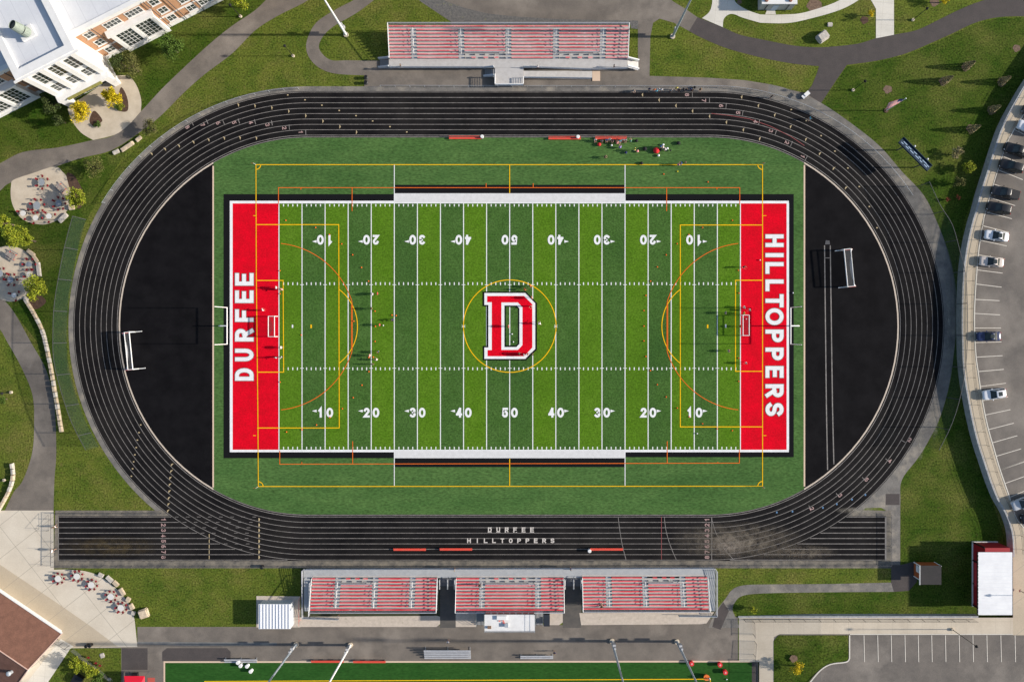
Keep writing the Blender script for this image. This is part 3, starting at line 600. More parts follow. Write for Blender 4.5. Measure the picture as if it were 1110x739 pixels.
# side face of the raised land along its lower left edge
wl = MB()
for (a, b) in zip(ws[:-1], ws[1:]):
    A, B = G(*a), G(*b)
    wl.quad((*A, -.3), (*B, -.3), (*B, 2.06), (*A, 2.06))
inn = [G(*p) for p in push(ws, 1.6)]
for i in range(len(ws) - 1):
    A, B = G(*ws[i]), G(*ws[i + 1]); wl.quad((*A, 2.06), (*B, 2.06), (*inn[i + 1], 2.06), (*inn[i], 2.06))
    wl.quad((*inn[i], 2.06), (*inn[i + 1], 2.06), (*inn[i + 1], 1.5), (*inn[i], 1.5))
tag(wl.build('retaining_wall', M['wallst']), 'curved grey block retaining wall below the car park', 'wall')
wl = MB(); N = 40
for i in range(N):
    xa, xb = 800 + 260 * i / N, 800 + 260 * (i + 1) / N
    pa, pb_ = P(xa, 669, hz(xa)), P(xb, 669, hz(xb)); za, zb = hz(xa) + .18, hz(xb) + .18; t = .35
    wl.quad((pa[0], pa[1] + t, -.2), (pa[0], pa[1] + t, za), (pb_[0], pb_[1] + t, zb), (pb_[0], pb_[1] + t, -.2))
    wl.quad((pa[0], pa[1] + t, za), (pa[0], pa[1], za), (pb_[0], pb_[1], zb), (pb_[0], pb_[1] + t, zb))
    wl.quad((pa[0], pa[1], za), (pa[0], pa[1], za - .5), (pb_[0], pb_[1], zb - .5), (pb_[0], pb_[1], zb))
tag(wl.build('retaining_wall', M['wallst']), 'straight grey retaining wall below the lawn path', 'wall')
# sidewalk along the curved lot
curbl = smooth([(1150, 62), (1099, 141), (1086, 170), (1077, 199.6), (1070, 222), (1065, 244), (1061, 270), (1058.5, 298), (1056.5, 330), (1056.3, 356), (1057.8, 385), (1060.5, 405), (1064.5, 432), (1070, 460), (1077, 485), (1084, 509), (1094, 538), (1101, 560), (1110, 572)], 4)
mb = MB(); raised(mb, [rim[i] for i in range(0, len(rim))] + [(1098, 600), (1098, 688), (1150, 688), (1150, 572)] + curbl[::-1], .02)
struct(mb.build('sidewalk', M['conc_tan']), 'tan concrete sidewalk along the curved wall')
mb = MB(); mb2 = [lift((0, 0), 0)]
cp = [P(*p, 2) for p in curbl]; mb = MB(); mb.strip(cp, .2, 2.06); struct(mb.build('kerb', M['conc_pale']), 'pale kerb of the curved car park')
mb = MB(); raised(mb, [(801, 669), (890, 669), (1098, 669), (1098, 686.8), (845, 686.8), (839, 690), (838.5, 717), (838.5, 760), (823, 760), (823, 717), (801, 717)], .02)
struct(mb.build('sidewalk', M['conc_walk']), 'tan concrete sidewalk above the lower car park')
mb = MB(); raised(mb, [(838.5, 760), (838.5, 694), (844, 688), (920, 688), (920, 712)] + smooth([(920, 712), (917, 716), (900, 718.5), (888, 726), (875, 741), (866, 760)]), .04)
struct(mb.build('lawn', M['lush']), 'grass island beside the lower car park')
mb = MB(); mb.strip([P(x, y, hz(x)) for x, y in [(920.8, 688), (920.8, 713)] + smooth([(920.8, 713), (917, 717), (900, 719.5), (888, 727), (875, 742)])], .22, 1.20); mb.strip([P(x, 687, 1.1) for x in (921, 1000, 1098)], .16, 1.16)
struct(mb.build('kerb', M['conc_pale']), 'pale kerb round the grass island')
mb = MB()
for x in [830 + v / 3.964 for v in (422, 481, 539, 598, 655, 713, 772, 831, 890, 950, 1010, 1071, 1131)]: mb.strip([P(x, 688, 1.1), P(x + .6, 717, 1.1)], .13, 1.13)
c2, c3, c1, c4 = (lambda x, y: (1010 + x / 4.93, 220 + y / 4.93)), (lambda x, y: (1010 + x / 4.93, 360 + y / 4.93)), (lambda x, y: (1010 + x / 4.93, 80 + y / 4.93)), (lambda x, y: (1010 + x / 5.28, 480 + y / 5.28))
stalls = [(c2, (295,50),(428,85)),(c2,(272,122),(412,158)),(c2,(262,200),(400,230)),(c2,(250,278),(390,300)),(c2,(243,358),(378,375)),(c2,(235,433),(373,450)),(c2,(232,515),(362,522)),(c2,(230,590),(365,598)),(c2,(228,668),(370,668)),
 (c3,(235,55),(372,52)),(c3,(240,133),(378,125)),(c3,(248,210),(385,198)),(c3,(258,290),(396,272)),(c3,(270,365),(408,345)),(c3,(283,442),(420,413)),(c3,(300,520),(438,485)),(c3,(322,590),(457,552)),(c3,(343,662),(477,622)),(c3,(365,735),(493,690)),
 (c1,(440,298),(560,359)),(c1,(375,440),(510,495)),(c1,(357,515),(487,567)),(c1,(330,590),(465,635)),(c1,(310,662),(445,705)),(c1,(475,232),(560,280)),(c4,(395,153),(528,108)),(c4,(420,230),(560,180)),(c4,(450,308),(590,248)),(c4,(482,388),(620,320))]
for f, a, b_ in stalls: mb.strip([P(*f(*a), 2), P(*f(*b_), 2)], .13, 2.03)
struct(mb.build('stall_line', M['lotline']), 'white parking stall lines on both car parks')
# ---------------------------------------------------------------- school
U = Vector((math.cos(R(27)), math.sin(R(27)), 0)); V = Vector((math.sin(R(27)), -math.cos(R(27)), 0)); O = Vector((*G(127, 84), 0))
def SP(u, v, z): return O + U * u + V * v + Vector((0, 0, z))
def sbox(mb, u0, u1, v0, v1, z0, z1):
    vs = [SP(u, v, z) for z in (z0, z1) for v in (v0, v1) for u in (u0, u1)]
    return mb.add(vs, [(0, 1, 3, 2), (4, 6, 7, 5), (0, 4, 5, 1), (2, 3, 7, 6), (0, 2, 6, 4), (1, 5, 7, 3)])
sch = thing('school_building', 'large brick and white school with flat pale roofs in the upper left corner', 'school', tuple(SP(-5, -10, 0)))
def sadd(mb, name, m, parent=sch):
    o = mb.build(name, m); o.parent = parent
    o.matrix_parent_inverse = Matrix.Translation(-parent.matrix_world.translation) if parent is not sch else Matrix.Translation(-Vector(sch.location))
    return o
WV = -4.2
sadd(sbox(sbox(MB(), 0, 60, -34, WV, 0, 12.3), -70, -10.6, -34, WV, 0, 12.3), 'brick_wall', M['brickm'])
r = MB(); sbox(r, 0.02, 60, -34, WV - .5, 12.75, 12.85); sbox(r, -70, -10.62, -34, WV - .5, 12.75, 12.85); sadd(r, 'roof', M['roofw'])
r = MB()
for a, b in ((0.02, 60), (-70, -10.62)):
    sbox(r, a, b, WV - .5, WV + .35, 12.3, 13.0); sbox(r, a, b, WV, WV + .10, 11.5, 12.3)
    sbox(r, a, b, WV, WV + .08, 3.9, 4.35); sbox(r, a, b, WV, WV + .14, 0, 1.1)
sadd(r, 'cornice', M['trimw'])
def window(u, z, w, h, v, cols=2, rows=2, frame=.13, parent=sch):
    f = MB(); sbox(f, u - w / 2 - frame, u + w / 2 + frame, v, v + .09, z - frame, z); sbox(f, u - w / 2 - frame, u + w / 2 + frame, v, v + .09, z + h, z + h + frame)
    sbox(f, u - w / 2 - frame, u - w / 2, v, v + .09, z, z + h); sbox(f, u + w / 2, u + w / 2 + frame, v, v + .09, z, z + h)
    sbox(f, u - w / 2 - .25, u + w / 2 + .25, v + .09, v + .2, z - frame - .08, z - .02)
    for i in range(1, cols): x = u - w / 2 + w * i / cols; sbox(f, x - .035, x + .035, v, v + .07, z, z + h)
    for i in range(1, rows): q = z + h * i / rows; sbox(f, u - w / 2, u + w / 2, v, v + .062, q - .032, q + .032)
    o = sadd(f, 'window', M['trimw']); g_ = sbox(MB(), u - w / 2, u + w / 2, v + .003, v + .03, z, z + h)
    gl = g_.build('pane', M['glass']); gl.parent = o; gl.matrix_parent_inverse = Matrix.Translation(-Vector(sch.location)) ; gl.matrix_parent_inverse = Matrix.Identity(4)
    return o
def cols(m_):                                           # mirrored about the pavilion
    return m_ if isinstance(m_, list) else [m_]
for sg in (1, -1):
    f = (lambda u: u) if sg == 1 else (lambda u: -10.6 - u)
    for u, fl in ((2.1, (1.7, 5.4, 9.1)), (15.6, (1.7, 5.4, 9.1)), (19.9, (1.7, 5.4, 9.1)), (29.6, (1.7, 5.4, 9.1))):
        for z in fl: window(f(u), z, 1.5, 1.9, WV)
    for u, fl in ((6.9, (9.1,)), (11.4, (9.1,)), (23.2, (1.7, 5.4, 9.1)), (26.2, (1.7, 9.1))):
        for z in fl: window(f(u), z, 3.0, 1.9, WV, 4, 2)
    # two storey white bay
    a, b = sorted((f(4.73), f(13.7)))
    bay = sadd(sbox(MB(), a, b, WV, WV + .76, 0, 8.1), 'bay', M['trimw'])
    bc = MB(); sbox(bc, a - .35, b + .35, WV, WV + 1.25, 8.1, 8.6); sbox(bc, a - .1, b + .1, WV + .76, WV + .86, 0, 1.0)
    for u in (a, (a + b) / 2 - .35, b - .7): sbox(bc, u, u + .7, WV + .76, WV + 1.0, 1.0, 8.1)
    sadd(bc, 'bay_trim', M['trimw'])
    for c in (a + (b - a) * .27, a + (b - a) * .73): window(c, 1.7, 3.1, 5.6, WV + .762, 4, 5, .06)
    for u in (3.6, 14.3, 17.7, 21.5): 
        sadd(sbox(MB(), f(u) - .06, f(u) + .06, WV + .36, WV + .48, .3, 12.2), 'downpipe', M['steel'])
# pavilion
sadd(sbox(MB(), -10.6, 0, -44, 0, 0, 15.6), 'pavilion', M['trimw'])
r = MB()
sbox(r, -11.2, .6, -.9, .6, 15.6, 16.3); sbox(r, -11.2, -9.9, -44, -.9, 15.6, 16.3); sbox(r, -.7, .6, -44, -.9, 15.6, 16.3)
sbox(r, -11.7, 1.1, .6, 1.0, 15.9, 16.15); sbox(r, -10.9, .3, 0, .35, 14.9, 15.5)
sadd(r, 'cornice', M['trimw'])
sadd(sbox(MB(), -9.9, -.7, -44, -.9, 15.602, 15.64), 'pavilion_roof', M['roofw'])
pr = MB()
for u in (-10.6, -7.35, -4.2, -1.0): sbox(pr, u, u + 1.0, 0, .55, 4.8, 14.9)
for u in (-10.75, -1.15): sbox(pr, u, u + 1.9 - .6, 0, 1.5, 0, 4.0)
sbox(pr, -10.8, .2, 0, 1.6, 4.0, 4.8); sadd(pr, 'pilaster', M['trimw'])
for u in (-7.9, -4.85, -1.8) and (-8.5, -5.3, -2.1):
    window(u, 9.7, 2.0, 4.2, .002, 2, 4, .06); window(u, 5.4, 2.0, 2.9, .002, 2, 3, .06)
    sadd(sbox(MB(), u - 1.25, u + 1.25, .002, .06, .2, 3.3), 'doorway', M['glass'])
sadd(sbox(MB(), -8.9, -1.7, 1.62, 2.0, 4.3, 4.75), 'ledge_planting', mat('dry_ledge', (.30, .25, .08), .95, (.16, .17, .04), 2, fine=.3))
# big roof cowl
vx, vy = P(30.5, 36.5, 15.7); cow = MB().box(vx, vy, 15.95, 2.6, 2.2, .5, R(27)); 
sadd(cow, 'cowl_curb', M['trimw'])
cw = MB().rod((vx, vy, 16.1), (vx - .2, vy + .1, 17.4), .95, .9, 14, False).rod((vx - .2, vy + .1, 17.4), (vx - .75, vy + .35, 19.0), .9, .82, 14, False)
sadd(cw, 'roof_cowl', mat('green_grey_metal', (.25, .29, .25), .6, (.17, .20, .17), 3), sch)
sadd(MB().rod((vx - .68, vy + .32, 18.75), (vx - .70, vy + .33, 18.8), .8, .8, 14), 'cowl_opening', M['blk'])
# ---------------------------------------------------------------- brown roofed building, lower left
bb = thing('brown_roofed_building', 'building with brown shingle gable roof in the lower left corner', 'building', (*P(20, 700, 0), 0))
def addabs(mb, name, m, parent):
    o = mb.build(name, m, parent); o.matrix_parent_inverse = Matrix.Translation(-Vector(parent.location)); return o
e0 = Vector((*P(67.3, 686, 3.2), 3.2)); e1 = Vector((*P(-60, 600, 3.2), 3.2)); r0 = Vector((*P(30.5, 725.5, 5.6), 5.6)); r1 = r0 + (e1 - e0)
f0 = r0 + Vector((r0.x - e0.x, r0.y - e0.y, -2.4)); f1 = f0 + (e1 - e0)
addabs(MB().quad(e0, r0, r1, e1), 'roof', M['rustroof'], bb); addabs(MB().quad(r0, f0, f1, r1), 'roof', M['rustroof_shade'], bb)
dd = (e0 - e1).normalized(); nn = Vector((dd.y, -dd.x, 0)) * -1
t_ = MB()
for a, b in ((e0, e1), (e0, r0), (r0, f0), (r0, r1)):
    t_.rod(a + Vector((0, 0, .03)), b + Vector((0, 0, .03)), .11, n=4)
addabs(t_, 'gutter', mat('pinkish_trim', (.50, .34, .28), .6), bb); addabs(MB().rod(e0, e1, .17, n=4), 'gutter', M['trimw'], bb)
g2 = MB(); off = dd * -1.0
def dn(p, z): return Vector((p.x, p.y, z))
inset = (r0 - e0); inset.z = 0; inset = inset.normalized() * 1.6
g2.quad(dn(e0 + off + inset, 0), dn(f0 + off - inset, 0), dn(f0 + off - inset, 3.2), dn(r0 + off, 5.5), dn(e0 + off + inset, 3.6))
g2.quad(dn(e0 + off + inset, 0), dn(e0 + off + inset, 3.4), dn(e1 + inset, 3.4), dn(e1 + inset, 0)); addabs(g2, 'wall', M['trimw'], bb)
sof = MB(); sof.quad(e0 + Vector((0, 0, -.12)), e0 + Vector((0, 0, -.02)), r0 + Vector((0, 0, -.02)), r0 + Vector((0, 0, -.25))); addabs(sof, 'fascia', M['trimw'], bb)
vx, vy = P(12, 728, 5); addabs(MB().rod((vx, vy, 4.3), (vx, vy, 5.7), .35, .35, 10).ball(vx, vy, 5.75, .5, .6), 'roof_vent', M['galv'], bb)
# walkway along its gable side
sheet('walkway', [(66, 692), (80, 700), (76, 703), (52, 739), (40, 760), (20, 760), (30, 738)], .038, M['conc_pale'], 'pale walkway beside the gable end of the brown building')
# ---------------------------------------------------------------- small grey building, top
def hip(name, label, x0, y0, x1, y1, h, wallm, roofm, over=(.5, .5, .5, .5), roofh=.25, top=None):
    (ax, ay), (bx, by) = G(x0, y1), G(x1, y0)
    t = thing(name, label, 'building', ((ax + bx) / 2, (ay + by) / 2, 0))
    addabs(MB().box((ax + bx) / 2, (ay + by) / 2, h / 2, bx - ax, by - ay, h), 'wall', wallm, t)
    ol, orr, ob, ot = over
    addabs(MB().box((ax - ol + bx + orr) / 2, (ay - ob + by + ot) / 2, h + roofh / 2 + .002, bx - ax + ol + orr, by - ay + ob + ot, roofh), 'roof', roofm, t)
    return t, (ax, ay, bx, by)
t, (ax, ay, bx, by) = hip('utility_building', 'small grey block building with white flat roof at the top edge', 821.5, -38, 857.5, 11, 3.0, M['greywall'], M['trimw'], (.15, .15, .15, .15))
for x in (831, 857): 
    q = P(x, .5, 3.3); addabs(MB().rod((*q, 3.25), (*q, 3.6), .36, .3, 12), 'roof_vent', mat('copper_vent', (.22, .09, .06), .6), t)
q = G(838, 11); addabs(MB().box(q[0], q[1] - .03, 1.1, 1.1, .06, 2.2), 'door', mat('blue_door', (.35, .42, .5), .5), t)
for x in (828, 851): q = G(x, 11); addabs(MB().rod((q[0], q[1] - .12, 0), (q[0], q[1] - .12, 2.95), .09, n=6), 'downpipe', M['steel'], t)
# red building, lower right
bx0, by0 = G(1053.2, 594); 
q0 = P(1060, 666.2, 4.7); q1 = P(1097.4, 598.3, 4.7)
t = thing('red_building', 'red panelled building with white ribbed roof in the lower right', 'building', ((q0[0] + q1[0]) / 2, (q0[1] + q1[1]) / 2, 0))
wx0 = bx0 + .15; wy0 = q0[1] + .15; wy1 = q1[1] + .75
addabs(MB().prism([(wx0, wy0), (q1[0] - .3, wy0), (q1[0] - .3, wy1), (wx0, wy1)], 0, 4.4), 'wall', M['redpanel'], t)
addabs(MB().prism([(wx0 - .12, wy0 - .05), (q1[0] - .2, wy0 - .05), (q1[0] - .2, wy1 + .14), (wx0 - .12, wy1 + .14)], 0, .35), 'plinth', M['trimw'], t)
rf = MB(); x = q0[0]; n = 17
rf.box((q0[0] + q1[0]) / 2, (q0[1] + q1[1]) / 2, 4.6, q1[0] - q0[0], q1[1] - q0[1], .2)
addabs(rf, 'roof', mat('bright_white_roof', (.70, .70, .70), .5, (.62, .62, .63), .5), t)
ri = MB()
for i in range(n): y = q0[1] + (q1[1] - q0[1]) * (i + .5) / n; ri.box((q0[0] + q1[0]) / 2, y, 4.715, q1[0] - q0[0], .10, .03)
addabs(ri, 'roof_rib', mat('rib_white', (.66, .67, .69), .5), t)
fr = MB(); 
for y in (wy0 + .3, wy0 + (wy1 - wy0) * .36, wy0 + (wy1 - wy0) * .72, wy1): fr.box(wx0 - .06, y, 2.3, .12, .25, 4.2)
fr.box(q0[0] + .02, (q0[1] + q1[1]) / 2, 4.55, .12, q1[1] - q0[1], .34); addabs(fr, 'dark_trim', M['blk'], t)
aw = MB(); ya, yb = wy0 + (wy1 - wy0) * .36, wy0 + (wy1 - wy0) * .72; aw.quad((wx0 - .05, ya, 2.6), (wx0 - .75, ya, 2.1), (wx0 - .75, yb, 2.1), (wx0 - .05, yb, 2.6)); aw.quad((wx0 - .05, ya, 2.55), (wx0 - .05, yb, 2.55), (wx0 - .75, yb, 2.05), (wx0 - .75, ya, 2.05)); addabs(aw, 'awning', mat('awning_red', (.40, .02, .025), .6), t)
# ticket booth
q0 = P(997.4, 633.3, 2.9); q1 = P(1020.4, 612.7, 2.9)
t = thing('ticket_booth', 'small rust panelled booth with dark flat roof on the lawn', 'booth', ((q0[0] + q1[0]) / 2, (q0[1] + q1[1]) / 2, 0))
wx0, wy1 = G(990.6, 609); wx1 = G(1012.6, 609)[0]; wy0 = G(0, 624)[1]
addabs(MB().prism([(wx0, wy0), (wx1, wy0), (wx1, wy1), (wx0, wy1)], 0, 2.7), 'wall', M['orpanel'], t)
addabs(MB().box((q0[0] + q1[0]) / 2, (q0[1] + q1[1]) / 2, 2.85, q1[0] - q0[0], q1[1] - q0[1], .12), 'roof', M['dkroof'], t)
for x, y in ((wx0 - .02, wy0), (wx0 - .02, wy1), (wx1, wy1)): addabs(MB().box(x, y, 1.35, .16, .16, 2.7), 'corner_trim', M['trimw'], t)
addabs(MB().box(q0[0] - .04, (q0[1] + q1[1]) / 2, 2.8, .1, q1[1] - q0[1] + .1, .28), 'fascia', M['trimw'], t)
addabs(MB().box(wx0 - .04, (wy0 + wy1) / 2 + .5, 1.6, .08, 1.3, 1.1), 'ticket_window', mat('pale_blind', (.55, .56, .58), .5), t)
# white ribbed shed beside the home bleachers
q0 = P(280.7, 680.9, 2.5); q1 = P(314.9, 654.6, 2.5)
t = thing('storage_shed', 'white ribbed metal storage shed left of the home bleachers', 'shed', ((q0[0] + q1[0]) / 2, (q0[1] + q1[1]) / 2, 0))
addabs(MB().prism([(q0[0], q0[1]), (q1[0], q0[1]), (q1[0], q1[1]), (q0[0], q1[1])], 0, 2.45), 'wall', mat('shed_wall', (.42, .44, .46), .6), t)
addabs(MB().box((q0[0] + q1[0]) / 2, (q0[1] + q1[1]) / 2, 2.50, q1[0] - q0[0] + .1, q1[1] - q0[1] + .1, .08), 'roof', M['ribw'], t)
ri = MB()
for i in range(10): ri.box(q0[0] + (q1[0] - q0[0]) * (i + .5) / 10, (q0[1] + q1[1]) / 2, 2.58, .12, q1[1] - q0[1], .09)
addabs(ri, 'roof_rib', mat('rib_grey', (.50, .52, .56), .5), t)
sheet('pad', [(278, 645.5), (325.5, 646), (325.5, 679.5), (278, 679.5)], .028, M['conc_pad'], 'pale concrete pad under the white storage shed')
# ---------------------------------------------------------------- bleachers
def rail(mb, pts, h=1.07, z=None, post=2.2, nr=2, r=.03):
    pts = [Vector(p) for p in pts]
    for a, b in zip(pts[:-1], pts[1:]):
        L = (b - a).length; k = max(1, round(L / post))
        for j in range(1, nr + 1): mb.rod(a + Vector((0, 0, h * j / nr)), b + Vector((0, 0, h * j / nr)), r, n=4)
        for j in range(k + 1): q = a.lerp(b, j / k); mb.rod(q, q + Vector((0, 0, h)), r, n=4)
    return mb
def bleacher(label, x0, x1, yf, sgn, aisles, wheel=(), nrow=10, group='red bench bleachers', zd=1.15, pitch=.605, rise=.205, seatm='seatred', skip_back=None, right_slant=0):
    # x0,x1: world extents of the front row; yf: y of the first seat; rows climb towards sgn*y
    t = thing('bleacher', label, 'bleacher', ((x0 + x1) / 2, yf, 0), 0, group); A = lambda mb, nm, m: addabs(mb, nm, m, t)
    aw = .62
    edges = [x0] + [q for a in aisles for q in (a - aw, a + aw)] + [x1]; secs = [(edges[i], edges[i + 1]) for i in range(0, len(edges), 2)]
    dk = MB(); rz_ = MB()
    for i in range(nrow):
        y = yf + sgn * pitch * i; z = zd + rise * i
        a, b = x0, x1
        dk.box((a + b) / 2, y - sgn * .30, z - .03, b - a, .30, .05)
        dk.box((a + b) / 2, y + sgn * .02, z - .05, b - a, .28, .04)
        rz_.box((a + b) / 2, y + sgn * .155, z + .06, b - a, .03, rise * .9)
    A(dk, 'foot_board', M['alu_d']); A(rz_, 'riser', M['alu_d'])
    for i in range(nrow):
        y = yf + sgn * pitch * i; z = zd + rise * i + .43
        if i == nrow - 1: A(MB().box((x0 + x1) / 2, y, z, x1 - x0 - .2, .26, .045), 'seat', M[seatm]); continue
        for k, (a, b) in enumerate(secs):
            if k in wheel and i < 2:
                if i == 0:
                    for fx in (.22, .52, .78): 
                        xx = a + (b - a) * fx; A(MB().box(xx, y, z, .85, .26, .045), 'seat', M[seatm])
                continue
            A(MB().box((a + b) / 2, y, z, b - a, .26, .045), 'seat', M[seatm])
    # brackets and aisle steps
    br = MB(); st_ = MB()
    for i in range(nrow - 1):
        y = yf + sgn * pitch * i; z = zd + rise * i
        for a in aisles: st_.box(a, y - sgn * .02, z + .10, 1.0, .28, .05)
        for a, b in secs:
            k = max(2, int((b - a) / 1.8))
            for j in range(k + 1): br.box(a + (b - a) * j / k * .98 + .02, y, z + .2, .05, .24, .42)
    A(st_, 'aisle_step', M['alu']); A(br, 'seat_bracket', M['steel'])
    for a in aisles:
        for (i0, i1) in ((1, 2.4), (3.3, 5.2), (6.2, 8.2)):
            p = Vector((a, yf + sgn * pitch * i0, zd + rise * i0)); q = Vector((a, yf + sgn * pitch * i1, zd + rise * i1))
            m_ = MB(); m_.rod(p, p + Vector((0, 0, .95)), .035, n=5); m_.rod(q, q + Vector((0, 0, .95)), .035, n=5); m_.rod(p + Vector((0, 0, .95)), q + Vector((0, 0, .95)), .045, n=5); m_.rod(p + Vector((0, 0, .5)), q + Vector((0, 0, .5)), .03, n=4)
            A(m_, 'aisle_rail', M['trimw'])
    for k in wheel:
        a, b = secs[k]; y = yf + sgn * pitch * 1.6; z = zd + rise * 2
        m_ = MB(); rail(m_, [(a, y, z - .3), (b, y, z - .3)], .95, nr=3, r=.04); m_.box((a + b) / 2, y, z + .55, b - a, .2, .06)
        A(m_, 'barrier_rail', M['alu'])
    yb_ = yf + sgn * (pitch * (nrow - 1) + .35); zb = zd + rise * (nrow - 1)
    m_ = MB(); rail(m_, [(x0, yb_, zb), (x1, yb_, zb)], 1.25, nr=4, r=.035, post=1.8); m_.box((x0 + x1) / 2, yb_ , zb + 1.25, x1 - x0, .10, .06)
    for i in range(int((x1 - x0) / .45)): m_.rod((x0 + .45 * i, yb_, zb), (x0 + .45 * i + .22, yb_, zb + 1.2), .012, n=3, cap=False)
    A(m_, 'back_rail', M['alu'])
    for x in (x0, x1):
        m_ = MB(); a = Vector((x, yf - sgn * .2, zd)); b = Vector((x, yb_, zb)); rail(m_, [a, b], 1.2, nr=2, r=.03, post=1.2)
        m_.rod(a + Vector((0, 0, 1.2)), b + Vector((0, 0, 1.25)), .075, n=5)
        A(m_, 'side_rail', M['trimw'])
    fr = MB(); k = int((x1 - x0) / 3)
    for j in range(k + 1):
        x = x0 + (x1 - x0) * j / k
        fr.rod((x, yf, 0), (x, yf, zd), .06, n=4); fr.rod((x, yb_, 0), (x, yb_, zb), .06, n=4); fr.rod((x, (yf + yb_) / 2, 0), (x, (yf + yb_) / 2, (zd + zb) / 2), .06, n=4)
        fr.rod((x, yf, zd - .1), (x, yb_, zb - .1), .06, n=4); fr.rod((x, yf, .2), (x, yb_, zb - .3), .04, n=4)
    A(fr, 'support_frame', M['galv'])
    return t
def X(px, z=1.6): return P(px, 0, z)[0]
def Y(py, z=1.6): return P(0, py, z)[1]
bleacher('long visitor bleacher with faded red seats at the top of the photo', X(422.5), X(680.5), Y(62.3), 1, [X(449), X(500.3), X(551), X(602.4), X(653)], (2, 4), seatm='seatpale')
bleacher('left home bleacher with red seats beside the white shed', X(338.5), X(474.2), Y(627), -1, [X(366.5), X(407), X(447.3)], (1,))
bleacher('middle home bleacher with red seats and the press box behind it', X(494.6), X(611), Y(627), -1, [X(522.7), X(583)], (1,))
bleacher('right home bleacher with red seats nearest the lawn path', X(631), X(766.5), Y(626), -1, [X(659.5), X(699), X(739.6)], (2,))
# walkways / ramps
t = thing('bleacher_walkway', 'pale metal walkway with railings along the front of the visitor bleacher', 'walkway', (*P(552, 68, 1), 0))
zd = 1.12
def deck(mb, x0, y0, x1, y1, z=zd): a, b = P(x0, y1, z), P(x1, y0, z); mb.box((a[0] + b[0]) / 2, (a[1] + b[1]) / 2, z - .05, b[0] - a[0], b[1] - a[1], .1)
m_ = MB(); deck(m_, 421.5, 64.3, 680, 73.8); addabs(m_, 'deck', M['alu_d'], t)
m_ = MB(); deck(m_, 536.5, 73.9, 567.5, 92.5, zd - .01); addabs(m_, 'landing', M['alu_d'], t)
a, b, c, d = (*P(567.6, 77, 1.0), 1.0), (*P(567.6, 84.5, 1.0), 1.0), (*P(642, 84.5, .25), .25), (*P(642, 77, .25), .25)
addabs(MB().quad(a, b, c, d), 'ramp', M['alu_d'], t)
addabs(MB().prism([P(642.1, 88, .1), P(650.5, 88, .1), P(650.5, 77, .1), P(642.1, 77, .1)], 0, .12), 'landing_pad', M['beige'], t)
a, b, c, d = (*P(680.2, 65, 1.1), 1.1), (*P(680.2, 74, 1.1), 1.1), (*P(692, 76.5, .3), .3), (*P(692, 67, .3), .3); addabs(MB().quad(a, b, c, d), 'ramp', M['alu_d'], t)
def rl(pts, name='railing', m='alu', h=1.05, nr=5, par=None, r=.035, bar=.12):
    mm = MB(); pp = [Vector((*P(x, y, z), z)) for x, y, z in pts]; rail(mm, pp, h, nr=nr, r=r, post=1.5)
    for a_, b_ in zip(pp[:-1], pp[1:]): mm.rod(a_ + Vector((0, 0, h)), b_ + Vector((0, 0, h)), bar / 2, n=5)
    return addabs(mm, name, M[m], par or t)
rl([(423, 74, zd), (524, 74, zd)]); rl([(567.5, 73.5, zd), (642, 76.3, zd - .3), (680, 75, zd)]); rl([(567.5, 85, 1.0), (641, 86, .3)])
rl([(536.7, 82, zd), (536.7, 92.8, zd), (567.3, 92.8, zd), (567.3, 85, zd)], m='trimw', bar=.2); rl([(680, 64, zd), (692, 67, .3)], m='trimw', bar=.3); rl([(680, 73, zd), (692, 76.5, .3)], m='trimw', bar=.3)
for (xa, ya, yb2, nm) in ((411, 65, 74.5, 1), (524.5, 75, 84, 1)):
    sm = MB(); w0 = 11
    for i in range(5):
        z_ = .2 + .2 * i; q = P(xa + 1 + i * w0 / 5, (ya + yb2) / 2, z_); sm.box(q[0] + .2, q[1], z_, .36, (yb2 - ya) * S, .05)
    addabs(sm, 'stair', mat('stair_grey', (.22, .22, .22), .6), t)
    for yy in (ya, yb2): rl([(xa, yy + (0), .05), (xa + w0, yy - 1.2, zd)], bar=.34, m='galv')
sup = MB()
for i in range(30):
    q = P(424 + 9 * i, 73.5, .5); sup.rod((q[0], q[1], 0), (q[0], q[1], zd - .1), .05, n=4)
addabs(sup, 'support_post', M['galv'], t)
# home side walkway
t = thing('bleacher_walkway', 'grey metal walkway with railings along the front of the home bleachers', 'walkway', (*P(552, 621, 1), 0))
m_ = MB(); deck(m_, 329, 616.5, 775.5, 626); deck(m_, 329.5, 626.1, 336.2, 662, zd - .02); deck(m_, 768.5, 626.1, 775.5, 662, zd - .02); addabs(m_, 'deck', mat('grey_deck', (.36, .37, .375), .6, (.31, .32, .33), 1.2, fine=.06), t)
rl([(328.8, 668, .2), (328.6, 617, zd), (332, 615.8, zd), (774, 614.6, zd), (776.3, 618, zd), (776.3, 666, .3)], nr=6); rl([(336.8, 630, zd), (335.8, 666, .3)]); rl([(329, 668.3, .2), (368, 669.5, .2)], m='galv'); rl([(735, 666, .25), (776, 666.5, .25)], m='galv')
for x0_, x1_ in ((477, 493.2), (612.2, 629.5)):
    sm = MB()
    for i in range(5): z_ = .95 - .2 * i; a_ = P(x0_, 0, z_)[0]; b_ = P(x1_, 0, z_)[0]; sm.box((a_ + b_) / 2, P(0, 627.2 + 1.7 * i, z_)[1], z_, b_ - a_, .33, .05)
    addabs(sm, 'stair', mat('stair_dark', (.13, .13, .14), .6), t)
    for x in (x0_, (x0_ + x1_) / 2 + .6, x1_): rl([(x, 626.5, zd), (x, 636.5, .1)], bar=.24)
